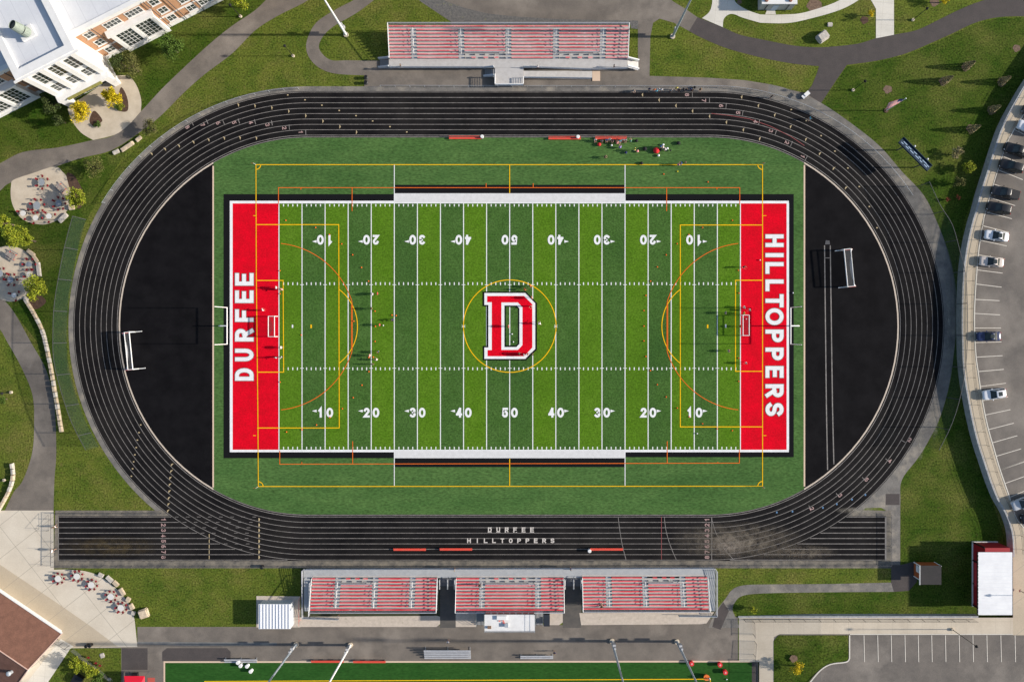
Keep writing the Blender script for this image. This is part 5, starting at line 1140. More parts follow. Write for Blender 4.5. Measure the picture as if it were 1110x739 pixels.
for x, y, r, m in ((962.3, 97, 4.5, 'mulch_l'), (1013, 2.5, 4.8, 'mulch_l'), (1102, 52.5, 4, 'mulch_l'), (937, 22, 4.2, 'mulch'), (1047, 73, 4.5, 'mulch_l'), (1022.5, 88.5, 4.5, 'mulch_l'), (1086, 89.5, 4.5, 'mulch_l'), (1075, 120, 4.5, 'mulch_l'), (1052.5, 139.5, 4.8, 'mulch_l'), (858.5, 711, 4, 'mulch_l'), (801.5, 2.5, 2.5, 'mulch_l'), (883, 7, 8, 'mulch_l')):
    bed(disc(x, y, r), m, 'round mulch bed at a young plant', .02 if y < 600 else .8 + .25)
bed([(72, 189), (80, 190), (88, 203), (92, 214), (90, 222), (84, 226), (78, 212)], 'mulch', 'dark mulch bed beside the upper round patio', .022)
bed([(30, 322), (40, 318), (50, 326), (44, 333), (38, 335), (33, 330)], 'mulch', 'dark mulch bed beside the lower round patio', .022)
for pts, lb in (([(100, 122), (104, 121), (111, 130), (108, 134), (103, 138), (97, 132)], 'left'), ([(130, 97), (133.5, 96.5), (138.5, 108), (138.5, 120), (131, 121), (126.5, 117)], 'right')):
    bed(pts, 'mulch', lb + ' dark mulch bed in the school forecourt', .024)
def block(mb, x, y, w_, d_, hh, a, rr_):
    vs = []
    for zz in (0, hh):
        for sx, sy in ((-1, -1), (1, -1), (1, 1), (-1, 1)):
            k = .9 if zz else 1
            p = Vector((sx * w_ / 2 * k * rr_.uniform(.9, 1.06), sy * d_ / 2 * k * rr_.uniform(.88, 1.08), 0)); p.rotate(Matrix.Rotation(a, 3, 'Z')); vs.append((x + p.x, y + p.y, zz * rr_.uniform(.93, 1.05)))
    mb.add(vs, [(3, 2, 1, 0), (4, 5, 6, 7), (0, 1, 5, 4), (1, 2, 6, 5), (2, 3, 7, 6), (3, 0, 4, 7)]); return mb
def stone(px, py, w_, d_, hh, ang, label, m='stone', name='stone_block', grp='stone blocks round the plazas', z=0):
    rr_ = random.Random(int(px * 13 + py)); q = P(px, py, hh)
    o = block(MB(), 0, 0, w_, d_, hh, R(ang), rr_)
    bm = bmesh.new(); me = o.mesh(name); bm.from_mesh(me); bmesh.ops.bevel(bm, geom=bm.edges[:], offset=min(w_, d_) * .1, segments=2, affect='EDGES'); bm.to_mesh(me); bm.free()
    me.materials.append(M[m]); ob = bpy.data.objects.new(name, me); C.objects.link(ob); ob.location = (*q, z); tag(ob, label, 'stone block' if name == 'stone_block' else 'boulder', grp if name == 'stone_block' else None)
for a in ((108.6, 623.5, 1.2, .75, .45, -25, 'pale first stone block along the lower left plaza edge', 'stone_g'), (118, 628, 1.7, .85, .5, -42, 'long pale second stone block along the lower left plaza edge', 'stone_g'), (124.6, 632.7, 1.4, .85, .5, -42, 'third stone block, tan, along the lower left plaza edge'), (131.6, 641.6, 1.7, .8, .5, -58, 'fourth stone block, long and tan, along the lower left plaza edge'), (138, 650, 1.0, .95, .5, -30, 'small square fifth stone block along the lower left plaza edge'), (142, 657.7, 1.3, .85, .5, -65, 'sixth stone block along the lower left plaza edge'), (143.7, 664.6, .9, .8, .45, -20, 'greyish last stone block at the corner of the lower left plaza', 'stone_g'),
          (125, 164.5, 1.4, .75, .45, 25, 'leftmost stone block under the school footpath', 'stone_g'), (137.2, 158.6, 3.0, .85, .45, 33, 'long middle stone block under the school footpath'), (149.6, 150.3, 1.4, .75, .45, 42, 'rightmost stone block under the school footpath'),
          (67.5, 236, 2.4, 1.0, .5, 44, 'long stone bench block at the lower edge of the upper patio', 'stone_g'), (76.5, 224.5, 1.2, 1.1, .5, 10, 'square stone block under the tree of the upper patio'),
          (32.4, 274, 2.0, .8, .45, -38, 'tan first stone block on the rim of the lower patio'), (37.6, 280.5, 1.6, .7, .45, -55, 'tan middle stone block on the rim of the lower patio'), (41, 291.8, 2.9, .8, .45, -84, 'long pale stone block on the rim of the lower patio', 'stone_g'),
          (27.5, 324, 1.0, .7, .3, -40, 'small stone block below the lower patio', 'stone_g'), (83.5, 722, .01, .01, .01, 0, 'x')[:0] or (900, 26.5, 1.1, .9, .3, 0, 'flat pale stone slab on the lawn above the boulder', 'stone_g')):
    stone(*a)
stone(154.6, 665.6, 2.0, 1.9, .9, 20, 'big tan boulder on the lawn beside the lower left plaza', 'stone', 'boulder', z=-.05)
stone(893, 38.6, 2.4, 1.9, 1.3, 35, 'big pale boulder on the lawn above the new drive', 'stone_g', 'boulder', z=-.05)
stone(61, 692 + 22, .01, .01, .01, 0, 'tiny') if False else None
stone(110.5, 710.3, 1.0, 1.0, .15, 20, 'square pale utility slab on the small triangular lawn', 'stone_g'); stone(118, 736, .7, .5, .25, 0, 'small pale stone on the lower left lawn', 'stone_g')
def stone_wall(pts, label, step=1.15, hh=.7):
    t = thing('stone_wall', label, 'stone wall', (*G(*pts[0]), 0)); rr_ = random.Random(int(pts[0][0]))
    o_ = Vector(G(*pts[0])); W2 = [Vector(G(*p)) - o_ for p in smooth(pts, 6)]; acc = 0; nxt = step / 2
    for a, b in zip(W2[:-1], W2[1:]):
        L = (b - a).length
        while nxt <= acc + L:
            q = a.lerp(b, (nxt - acc) / L); an = math.atan2(b.y - a.y, b.x - a.x)
            block(MB(), q.x, q.y, step * .97, .5, hh, an, rr_).build('stone', M['stone' if rr_.random() > .4 else 'stone_g'], t); nxt += step
        acc += L
stone_wall([(28, 324), (38, 340), (46.7, 358), (51.5, 376), (56.8, 402), (60.5, 424.5), (64, 444.7), (68, 469)], 'low wall of tan stone blocks curving between the footpath and the windscreen')
stone_wall([(14, 501.5), (15, 518), (9, 535.5), (-2, 555)], 'short wall of pale stone blocks at the lower left footpath')
# ---------------------------------------------------------------- picnic furniture
def disc_top(r, z, th=.05, n=18, sy=1): m_ = MB(); m_.prism([(r * math.cos(i * 6.283 / n), r * sy * math.sin(i * 6.283 / n)) for i in range(n)], z, z + th); return m_
CH = None
def chair(x, y, rz, label, grp, z=.04):
    global CH
    if CH is None:
        t = thing('chair', label, 'chair', (x, y, z), rz, grp); CH = t
        disc_top(.22, .43, .05, 10).build('seat', M['chair'], t); b_ = MB().box(-.21, 0, .68, .05, .38, .36); b_.build('backrest', M['chair'], t)
        for sx, sy in ((1, 1), (1, -1), (-1, 1), (-1, -1)): MB().rod((sx * .2, sy * .18, 0), (sx * .17, sy * .15, .43), .02, n=4).build('leg', M['steel'], t)
        return t
    t = copy_tree(CH); t.location = (x, y, z); t.rotation_euler = (0, 0, rz); tag(t, label, 'chair', grp); return t
def table(px, py, r, nch, label, where, m='tab_g', sy=1, rz=0, ch_r=None, a0=0, z=.04):
    x, y = P(px, py, .75); t = thing('round_table' if sy == 1 else 'oval_table', label, 'table', (x, y, z), rz, 'tables on the ' + where.split('|')[0])
    disc_top(r, .72, .04, 20, sy).build('tabletop', M[m], t); MB().rod((0, 0, .03), (0, 0, .72), .06, n=8).build('pedestal', M['steel'], t); disc_top(.3, 0, .04, 12).build('base', M['steel'], t)
    rad = ch_r or r + .42
    for i in range(nch):
        a = R(a0) + 6.283 * i / nch
        chair(x + rad * math.cos(a), y + rad * math.sin(a) * (1 if sy == 1 else 1.05), a + math.pi, 'small red chair at the ' + where.split('|')[1], 'red chairs round the tables', z)
for i, (x, y, nm) in enumerate(((63, 627, 'leftmost'), (83.3, 624.4, 'topmost, second'), (99, 633.8, 'middle'), (120, 646.4, 'fourth'), (131, 658.6, 'rightmost, lowest'))):
    table(x, y, .62, 7, f'{nm} pale round table on the lower left plaza', f'lower left plaza|{nm} round table of the lower left plaza', 'tab_w', a0=20 * i, ch_r=.98)
for x, y, r, n_, m, sy, lb, a0 in ((45, 197.5, .62, 6, 'tab_g', 1.15, 'uppermost grey table', 30), (40, 223, .72, 7, 'tab_g', 1.15, 'largest grey table', 10), (63.6, 220.5, .62, 7, 'tab_g', 1.1, 'grey table nearest the tree', 0), (25, 231.2, .55, 3, 'tab_w', 1, 'leftmost pale round table', 160), (38.6, 236.3, .55, 3, 'tab_w', 1, 'middle pale round table', 0), (53, 234.4, .55, 3, 'tab_w', 1, 'rightmost pale round table', 20)):
    table(x, y, r, n_, lb + ' of the upper patio', 'upper patio|' + lb + ' of the upper patio', m, sy, 0, r + .55, a0)
for x, y, r, n_, m, sy, lb, a0 in ((31.2, 286.5, .62, 6, 'tab_g', .85, 'grey table nearest the stone rim', 60), (11.5, 303, .6, 6, 'tab_g', 1.15, 'grey table in the middle', 0), (0, 296.5, .6, 6, 'tab_g', 1.15, 'grey table cut by the photo edge', 0), (31.8, 297.6, .55, 3, 'tab_w', 1, 'pale round table under the stone rim', 80), (15.3, 320, .5, 3, 'tab_w', 1, 'pale round table at the lower end', 40)):
    table(x, y, r, n_, lb + ' of the lower patio', 'lower patio|' + lb + ' of the lower patio', m, sy, 0, r + .5, a0)
def picnic(px, py, rz, label):
    t = thing('picnic_table', label, 'picnic table', (*P(px, py, .75), .02), R(rz), 'picnic tables on the patios')
    wm = mat('weathered_planks', (.30, .27, .25), .8, (.2, .18, .17), 4)
    m_ = MB()
    for i in range(5): m_.box(0, -.36 + .18 * i, .75, 2.0, .14, .05)
    m_.build('tabletop', wm, t)
    for sy in (-.78, .78): MB().box(0, sy, .45, 2.0, .28, .05).build('bench_seat', wm, t)
    for sx in (-.7, .7): MB().box(sx, 0, .37, .08, 1.5, .08).rod((sx, -.65, 0), (sx, -.2, .72), .04, n=4).rod((sx, .65, 0), (sx, .2, .72), .04, n=4).build('frame', M['bench'], t)
picnic(65.5, 203.5, 45 + 90, 'grey plank picnic table at the right of the upper patio'); picnic(11.5, 276.5, -30, 'grey plank picnic table at the top of the lower patio')
# ---------------------------------------------------------------- cars
def lerp(a, b, t): return a + (b - a) * t
def carmesh(secs, n=14):                               # secs: x, half width, z bottom, z top, roundness
    m_ = MB(); rings = []
    for x, w_, z0, z1, rnd_ in secs:
        ring = []
        for i in range(n):
            a = 2 * math.pi * (i + .5) / n; ca, sa = math.cos(a), math.sin(a); e = rnd_
            ring.append((x, w_ * math.copysign(abs(ca) ** e, ca), (z0 + z1) / 2 + (z1 - z0) / 2 * math.copysign(abs(sa) ** e, sa)))
        rings.append(len(m_.v)); m_.v += ring
    for a, b in zip(rings[:-1], rings[1:]):
        for i in range(n): m_.f.append((a + i, b + i, b + (i + 1) % n, a + (i + 1) % n))
    m_.f.append(tuple(rings[0] + i for i in range(n))[::1]); m_.f.append(tuple(rings[-1] + i for i in range(n))[::-1])
    return m_
def car(px, py, ang, paint, label, kind='sedan', name='parked_car'):
    t = thing(name, label, 'pickup truck' if kind == 'pickup' else 'car', (*P(px, py, 2.7), 2.012), R(ang), 'cars parked along the curved wall')
    L = {'sedan': 4.75, 'suv': 4.7, 'pickup': 5.5, 'wagon': 4.6}[kind]; h = L / 2; W_ = .93 if kind == 'sedan' else .97
    hd = {'sedan': .88, 'suv': 1.05, 'pickup': 1.12, 'wagon': .98}[kind]; rf = {'sedan': 1.44, 'suv': 1.75, 'pickup': 1.85, 'wagon': 1.58}[kind]
    secs = [(-h, W_ * .70, .38, hd - .22, .5), (-h + .12, W_ * .86, .28, hd - .10, .45), (-h + .5, W_ * .97, .22, hd - .05, .40), (-h * .45, W_, .2, hd, .38), (0, W_, .2, hd + .05, .38), (h * .55, W_, .2, hd + .05, .38), (h - .4, W_ * .97, .25, hd + .02, .42), (h - .08, W_ * .88, .32, hd - .04, .5), (h, W_ * .76, .42, hd - .15, .5)]
    b_ = carmesh(secs).build('body', paint, t, smooth=True)
    # cabin: glasshouse and roof skin
    cx_a, cx_b = {'sedan': (-h * .38, h * .66), 'suv': (-h * .36, h * .93), 'pickup': (-h * .42, h * .28), 'wagon': (-h * .38, h * .92)}[kind]
    rise_f, rise_b = {'sedan': (.98, .85), 'suv': (.85, .35), 'pickup': (.8, .2), 'wagon': (.95, .45)}[kind]
    g1 = MB(); wv = W_ * .90; wt = W_ * .68; zb, zt = hd - .02, rf - .03
    vs = [(cx_a, -wv, zb), (cx_b, -wv, zb), (cx_b, wv, zb), (cx_a, wv, zb), (cx_a + rise_f, -wt, zt), (cx_b - rise_b, -wt, zt), (cx_b - rise_b, wt, zt), (cx_a + rise_f, wt, zt)]
    g1.add(vs, [(0, 1, 5, 4), (2, 3, 7, 6), (3, 0, 4, 7), (1, 2, 6, 5), (4, 5, 6, 7)]); g1.build('windows', M['glass'], t)
    x0_, x1_ = cx_a + rise_f - .06, cx_b - rise_b + .04
    rs = carmesh([(x0_, wt * .9, zt - .04, zt + .03, .6), (x0_ + .15, wt + .02, zt - .06, zt + .06, .5), ((x0_ + x1_) / 2, wt + .04, zt - .06, zt + .09, .5), (x1_ - .12, wt + .02, zt - .06, zt + .06, .5), (x1_, wt * .9, zt - .04, zt + .03, .6)]).build('roof', paint, t, smooth=True)
    if kind in ('sedan', 'wagon'): MB().box((x0_ + x1_) / 2 - .1, 0, zt + .09, .75, .8, .012).build('sunroof', M['glass'], rs)
    pl = MB()
    for sy in (-1, 1):
        for a, b in (((cx_a, zb), (cx_a + rise_f, zt)), ((cx_b, zb), (cx_b - rise_b, zt)), (((cx_a + cx_b) / 2, zb), ((cx_a + cx_b) / 2 + .05, zt))): pl.rod((a[0], sy * (wv + .005), a[1]), (b[0], sy * (wt + .02), b[1]), .05, n=5)
    pl.build('pillar', paint, t)
    if kind == 'pickup': MB().box(h * .63, 0, hd + .03, h * .64, W_ * 1.66, .08).build('truck_bed', M['blk'], t)
    for sy in (-1, 1):
        for x in (-h * .62, h * .62):
            w_ = MB().rod((x, sy * (W_ - .22), .34), (x, sy * (W_ + .01), .34), .34, n=16).build('wheel', M['blk'], t); MB().rod((x, sy * (W_ + .012), .34), (x, sy * (W_ + .02), .34), .2, n=10).build('rim', M['alu'], w_)
        MB().box(cx_a + .35, sy * (W_ + .10), hd + .10, .14, .2, .13).build('mirror', paint, t)
        MB().ball(-h + .16, sy * W_ * .68, hd - .24, .16, .6).build('headlight', mat('lamp_glass', (.55, .56, .58), .2), t)
        MB().box(h - .06, sy * W_ * .72, hd - .14, .12, .28, .14).build('tail_light', mat('tail_red', (.35, .01, .01), .3), t)
    MB().box(-h + .02, 0, .55, .07, 1.0, .18).build('grille', M['blk'], t)
CP = {k: mat(k + '_car_paint', v, .28, spec=.5) for k, v in {'white': (.66, .66, .68), 'cream': (.50, .44, .40), 'black': (.010, .010, .011), 'navy': (.014, .024, .075), 'silver': (.42, .43, .45), 'charcoal': (.022, .022, .024)}.items()}
for a in ((1121, 122, -22, 'charcoal', 'dark car at the top of the curved car park, cut by the photo edge', 'sedan'), (1115.5, 138.5, -20, 'white', 'white car between the dark cars near the top of the row', 'suv'), (1103, 163, -18, 'black', 'black pickup truck third from the top of the row', 'pickup'), (1096, 180, -16, 'black', 'black car just above the empty stalls, fourth in the row', 'suv'),
          (1089.5, 209, -13, 'charcoal', 'black pickup truck parked above the boxy black car', 'pickup'), (1082.5, 225.5, -12, 'black', 'boxy black car parked just above the white sedan', 'suv'), (1080.3, 255.5, -8, 'white', 'white sedan with dark sunroof, parked above the cream sedan', 'sedan'), (1074.8, 283.7, -5, 'cream', 'cream sedan parked alone below the white sedan', 'sedan'),
          (1071.7, 364.5, 1, 'navy', 'navy blue sedan alone in the middle of the curved row', 'sedan'), (1077.6, 427, 7, 'white', 'white wagon alone in the lower half of the curved row', 'wagon'), (1109, 544.5, 20, 'silver', 'silver car near the lower end of the curved row', 'suv'), (1119, 559.5, 22, 'black', 'black car at the lower end of the row, cut by the photo edge', 'suv')):
    car(a[0], a[1], a[2], CP[a[3]], a[4], a[5])
# ---------------------------------------------------------------- people
SK = {}
def person_mesh(pose):
    """one skinned body per pose, returned as body / shirt / shorts / hair meshes"""
    if pose in SK: return SK[pose]
    v, e, r = [], [], []
    def A(p, rad, par=None):
        v.append(p); r.append(rad)
        if par is not None: e.append((par, len(v) - 1))
        return len(v) - 1
    lean = {'stand': 0, 'walk': .08, 'run': .22, 'crouch': .5, 'sit': .05, 'reach': .15}[pose]
    hipz = {'crouch': .55, 'sit': .52}.get(pose, .93)
    def T(dz): return (lean * dz, 0, hipz + dz * (1 - lean * lean * .4))
    pel = A((0, 0, hipz), .135); ch = A((T(.25)[0], 0, T(.25)[2]), .125, pel); sh = A((T(.47)[0], 0, T(.47)[2]), .115, ch); nk = A((T(.56)[0], 0, T(.56)[2]), .055, sh); h0 = A((T(.66)[0] + .01, 0, T(.66)[2]), .092, nk); A((T(.77)[0] + .01, 0, T(.77)[2]), .085, h0)
    for s_ in (-1, 1):
        st = {'stand': .02, 'walk': .22, 'run': .42}.get(pose, 0) * s_
        hp = A((0, s_ * .10, hipz - .04), .10, pel)
        if pose == 'sit': kn = (.42, s_ * .13, .52); an = (.44, s_ * .13, .09)
        elif pose == 'crouch': kn = (.32, s_ * .17, .46); an = (.04, s_ * .15, .09)
        elif pose == 'run': kn = (st * .7 + .08, s_ * .10, .50); an = ((st * 1.1 - .1) if s_ > 0 else -.42, s_ * .10, .09 if s_ > 0 else .30)
        else: kn = (st * .6 + .03, s_ * .11, .50); an = (st, s_ * .11, .09)
        k = A(kn, .062, hp); a_ = A(an, .042, k); A((an[0] + .17, an[1], max(.04, an[2] - .05)), .038, a_)
        sx, sy, sz = T(.45); s0 = A((sx, s_ * .19, sz), .060, sh)
        sw = {'walk': -.15, 'run': -.3}.get(pose, 0) * s_
        if pose in ('reach',): el = (sx + .22, s_ * .26, sz - .10); wr = (sx + .42, s_ * .2, sz - .02)
        elif pose in ('crouch', 'sit'): el = (sx + .12, s_ * .25, sz - .24); wr = (sx + .32, s_ * .15, sz - .26)
        else: el = (sx + sw * .6 - .02, s_ * .27, sz - .27); wr = (sx + sw + .08, s_ * .28, sz - .50 + abs(sw) * .4)
        l = A(el, .042, s0); w_ = A(wr, .030, l); d_ = (Vector(wr) - Vector(el)).normalized(); pm_ = A(tuple(Vector(wr) + d_ * .07), .032, w_)
        for fi in range(4):
            o_ = (fi - 1.5) * .021; b0 = Vector(wr) + d_ * .10 + Vector((o_, 0, 0)); f1 = A(tuple(b0), .009, pm_); ln_ = (.055, .065, .06, .045)[fi]
            f2 = A(tuple(b0 + d_ * ln_ * .6), .008, f1); A(tuple(b0 + d_ * ln_ + Vector((0, -s_ * .012, 0))), .007, f2)
        tb = A(tuple(Vector(wr) + d_ * .04 + Vector((.035, 0, 0))), .010, pm_); A(tuple(Vector(wr) + d_ * .075 + Vector((.055, 0, 0))), .008, tb)
    me = bpy.data.meshes.new('person'); me.from_pydata(v, e, []); ob = bpy.data.objects.new('tmp', me); C.objects.link(ob)
    ob.modifiers.new('s', 'SKIN')
    for i, sv in enumerate(me.skin_vertices[0].data): sv.radius = (r[i], r[i]); sv.use_root = (i == 0)
    for i in (0, 1, 2): me.skin_vertices[0].data[i].radius = (r[i] * .8, r[i] * 1.25)
    ob.modifiers.new('b', 'SUBSURF').levels = 1
    dg = bpy.context.evaluated_depsgraph_get(); dg.update(); ev = ob.evaluated_get(dg); bm_ = bpy.data.meshes.new_from_object(ev); bpy.data.objects.remove(ob)
    bm_.name = 'person'; vv = [x.co.copy() for x in bm_.vertices]; nn_ = [x.normal.copy() for x in bm_.vertices]
    hz_ = T(.70)[2]; sx_, _, shz = T(.47)
    def part(test, grow, nm):
        fs = [tuple(p.vertices) for p in bm_.polygons if all(test(vv[i]) for i in p.vertices)]
        idx_ = sorted({i for f in fs for i in f}); mp = {i: j for j, i in enumerate(idx_)}
        m_ = MB(); m_.v = [tuple(vv[i] + nn_[i] * grow) for i in idx_]; m_.f = [tuple(mp[i] for i in f) for f in fs]; return m_.mesh(nm, True)
    low = {'sit': .46, 'crouch': .40}.get(pose, .58)
    shirt = part(lambda c: hipz - .02 < c.z < T(.55)[2] and abs(c.y) < .265 and c.x < sx_ + .14, .014, 'shirt')
    shorts = part(lambda c: low < c.z < hipz + .05 and abs(c.y) < .24 and c.x < .36, .016, 'shorts')
    hd_ = T(.72); hair = part(lambda c: c.z > T(.69)[2] and c.x < hd_[0] + .07, .016, 'hair')
    fx = hd_[0] + .095; fz = T(.69)[2]
    face = MB(); face.ball(fx, .032, fz + .01, .012, n=6, m=4).ball(fx, -.032, fz + .01, .012, n=6, m=4).rod((fx, 0, fz + .01), (fx + .02, 0, fz - .025), .008, .012, 5).box(fx - .004, 0, fz - .055, .012, .045, .008)
    for q in (bm_,): q.polygons.foreach_set('use_smooth', [True] * len(q.polygons))
    shoes = MB()
    SK[pose] = (bm_, shirt, shorts, hair, face.mesh('face'))
    return SK[pose]
SKIN = [mat('skin_light', (.45, .27, .19), .6), mat('skin_tan', (.28, .15, .09), .6), mat('skin_dark', (.12, .06, .04), .6)]
HAIR = [mat('hair_dark', (.02, .014, .01), .7), mat('hair_brown', (.08, .045, .025), .7), mat('hair_blond', (.32, .22, .10), .7)]
CL = {k: mat(k + '_cloth', v, .85) for k, v in {'white': (.70, .70, .72), 'red': (.55, .02, .025), 'black': (.012, .012, .014), 'navy': (.02, .03, .09), 'blue': (.04, .16, .50), 'cyan': (.06, .42, .58), 'pink': (.65, .25, .25), 'orange': (.65, .15, .03), 'grey': (.22, .22, .23), 'yellow': (.65, .58, .12), 'purple': (.28, .20, .55), 'teal': (.07, .20, .18), 'green': (.10, .30, .06), 'brown': (.13, .08, .05)}.items()}
pc = [0]
def person(px, py, pose, shirt, pants, face, label, z=.125, hr=None):
    pc[0] += 1; i = pc[0]; me = person_mesh(pose)
    hh = {'sit': 1.15, 'crouch': 1.0}.get(pose, 1.55)
    t = bpy.data.objects.new('person', me[0]); C.objects.link(t); t.location = (*P(px, py, hh + z), z); t.rotation_euler = (0, 0, R(face))
    tag(t, label, 'person', None)
    def k(m_, nm, mt):
        o_ = bpy.data.objects.new(nm, m_); C.objects.link(o_); o_.parent = t
        if not m_.materials: m_.materials.append(mt)
        o_.material_slots[0].link = 'OBJECT'; o_.material_slots[0].material = mt
    if not me[0].materials: me[0].materials.append(SKIN[0])
    t.material_slots[0].link = 'OBJECT'; t.material_slots[0].material = SKIN[(i * 7) % 3 if i % 2 else 0]
    k(me[1], 'shirt', CL[shirt]); k(me[2], 'shorts', CL[pants]); k(me[3], 'hair', HAIR[(i * 5) % 3] if hr is None else hr); k(me[4], 'face', HAIR[0])
PL = [
 (298.6,311.5,'stand','white','black',10,'person in white standing in the upper part of the left end zone'),
 (304.6,313.3,'reach','pink','white',200,'person in pink just right of the left goal line, arms forward'),
 (283.5,336,'reach','white','white',30,'person in white alone in the left end zone above the small goal'),
 (303.7,376.6,'stand','white','grey',0,'person in white on the left goal line below the small goal'),
 (303.7,387,'reach','white','black',-50,'person in white leaning forward by the lower corner of the left goal area'),
 (298,387.7,'stand','white','blue',90,'person in white and blue left of the leaning person, left end zone'),
 (403.5,318.7,'walk','white','red',160,'person in white on the left twenty yard line, upper group'),
 (408.6,318,'stand','red','black',180,'person in red just right of the upper left twenty yard line pair'),
 (402,334.3,'stand','black','black',180,'person in black on the left twenty yard line between the two groups'),
 (411,352,'stand','red','red',180,'person in a red outfit alone near the left twenty yard line'),
 (425.6,346,'crouch','navy','black',220,'crouching person in dark clothes near the left twenty five yard line'),
 (400,385.5,'stand','pink','white',0,'person in a pink shirt at the lower left twenty yard group'),
 (409,381.6,'walk','black','blue',200,'person in black at the top of the lower left group'),
 (407.8,390,'reach','white','pink',140,'person in white at the lower edge of the lower left group'),
 (403,395,'stand','black','black',90,'person in black nearest the left lower hash marks'),
 (551,353.6,'stand','red','white',0,'person in red standing in the middle of the big letter'),
 (568.5,313.7,'run','orange','black',30,'person in orange running above the big letter'),
 (575,310,'walk','red','brown',200,'person in dark red at the upper right of the centre circle'),
 (576.4,322.3,'stand','orange','black',200,'person in orange at the upper right corner of the big letter'),
 (576,331.5,'reach','pink','red',240,'person in pink on the right stroke of the big letter'),
 (585,350.6,'run','white','white',120,'person in white running right of the big letter'),
 (562.6,383.3,'walk','black','grey',0,'person in black at the foot of the big letter'),
 (567.8,384.8,'stand','white','blue',180,'person in white at the foot of the big letter'),
 (572,383.8,'stand','orange','white',180,'person in orange at the lower right of the big letter'),
 (577.5,383.8,'walk','black','black',180,'person in black furthest right at the foot of the big letter'),
 (806.9,288.8,'reach','black','white',-40,'person in black and white in the upper part of the right end zone'),
 (807.7,332.8,'stand','white','white',200,'person in white directly above the small right goal'),
 (813.7,335.6,'walk','white','blue',200,'person in white right of the small right goal'),
 (807.4,339.5,'stand','yellow','green',180,'person in a yellow shirt touching the small right goal'),
 (787.3,338.8,'stand','grey','white',0,'person in grey on the right five yard stripe'),
 (803.2,353.6,'stand','orange','black',180,'goalkeeper in orange in the mouth of the small right goal'),
 (791,380.4,'stand','pink','blue',180,'person in pink on the lower right five yard stripe'),
 (809.7,393.5,'walk','white','orange',200,'person in white alone low in the right end zone'),
 (645.6,150.6,'sit','white','black',-90,'seated person in white at the left end of the crowded bench'),
 (652.6,151.6,'sit','grey','navy',-90,'second seated person on the crowded bench, grey shirt'),
 (658,150.8,'sit','blue','navy',-90,'seated person in blue on the crowded bench'),
 (661.3,150,'sit','white','white',-90,'seated person in white near the middle of the crowded bench'),
 (664.3,151.4,'sit','navy','black',-90,'seated person in navy on the crowded bench'),
 (669.3,150.4,'sit','red','white',-90,'seated person in red on the crowded bench'),
 (672.4,151.8,'sit','cyan','cyan',-90,'seated person in cyan on the crowded bench'),
 (675.4,150.6,'sit','white','pink',-90,'seated person in white with pink shorts on the crowded bench'),
 (678.6,150.6,'sit','white','black',-90,'seated person in white at the right end of the crowded bench'),
 (669.4,155.2,'crouch','pink','pink',90,'crouching person in pink in front of the crowded bench'),
 (672.5,159.8,'crouch','purple','purple',90,'crouching person in purple on the turf below the bench'),
 (655,169.6,'crouch','brown','black',0,'person in brown sitting low on the turf left of the others'),
 (684,153,'crouch','teal','green',90,'person in teal crouching right of the crowded bench'),
 (688,161.4,'reach','yellow','white',0,'person in pale yellow bending on the upper turf'),
 (717,157.5,'reach','blue','black',-40,'person in blue bending over the bags, upper turf'),
 (720,159.6,'crouch','white','grey',180,'crouching person in white beside the person in blue'),
 (722.3,162,'crouch','white','black',150,'crouching person in white and black at the bag pile'),
 (739.4,176.8,'reach','blue','black',180,'person in blue on the yellow sideline, upper right'),
 (735,177.6,'crouch','pink','navy',0,'crouching person in pink on the yellow sideline, upper right'),
 (704.6,95.6,'stand','navy','black',-90,'person in navy at the left end of the group by the upper fence'),
 (709.7,96.6,'stand','orange','white',-90,'person in orange in the group by the upper fence'),
 (712,98,'stand','cyan','black',90,'person in cyan in the group by the upper fence'),
 (714,96,'stand','white','navy',-90,'person in white in the middle of the group by the upper fence'),
 (717.6,96.4,'stand','white','grey',-90,'rightmost person in white in the group by the upper fence'),
 (687.7,96.8,'crouch','grey','grey',-90,'crouching person in grey apart from the group by the upper fence'),
 (728,97,'stand','grey','grey',-90,'person in grey right of the group by the upper fence'),
 (734,94.6,'stand','yellow','brown',-90,'person in yellow standing by the upper fence'),
 (737,96.6,'stand','black','black',-90,'first person in black by the upper fence'),
 (744.7,96.2,'stand','black','navy',-90,'person in black and navy in the middle of the right fence group'),
 (751,97,'stand','black','black',90,'person in black at the right fence group, turned away'),
 (760,96,'stand','brown','black',-90,'person in brown furthest right by the upper fence'),
 (837.5,103.6,'stand','black','black',-60,'person in black on the pavement outside the upper right bend'),
 (879.7,127.4,'walk','cyan','white',-130,'person in cyan walking at the edge of the upper right bend'),
 (838 + 4, 735.4, 'reach', 'white', 'black', 180, 'x')]
PL = PL[:-1]
for p in PL: person(*p, z=(.13 if 120 < p[1] < 560 and p[0] < 860 else .05))
person(770, 736.5, 'reach', 'white', 'orange', 180, 'person in white and orange at the bottom edge of the second field', z=.05)
person(54.8, 597.5, 'walk', 'white', 'black', 0, 'person in white and black at the left end of the sprint straight', z=.05)
person(56.7, 572, 'walk', 'brown', 'white', 90, 'person in brown by the upper pipe gate, lower left', z=.05)
person(433.5, 70, 'stand', 'black', 'black', 180, 'person in black on the left part of the visitor walkway', z=1.14); person(583, 71, 'stand', 'white', 'red', 180, 'person in white on the middle of the visitor walkway', z=1.14)
person(666, 70.7, 'stand', 'black', 'black', 180, 'person in black on the right part of the visitor walkway', z=1.14)
person(492.5, 618.3, 'stand', 'grey', 'navy', 180, 'person in grey on the home walkway above the left passage', z=1.14); person(619, 617.6, 'stand', 'navy', 'black', 180, 'person in navy on the home walkway above the right passage', z=1.14)
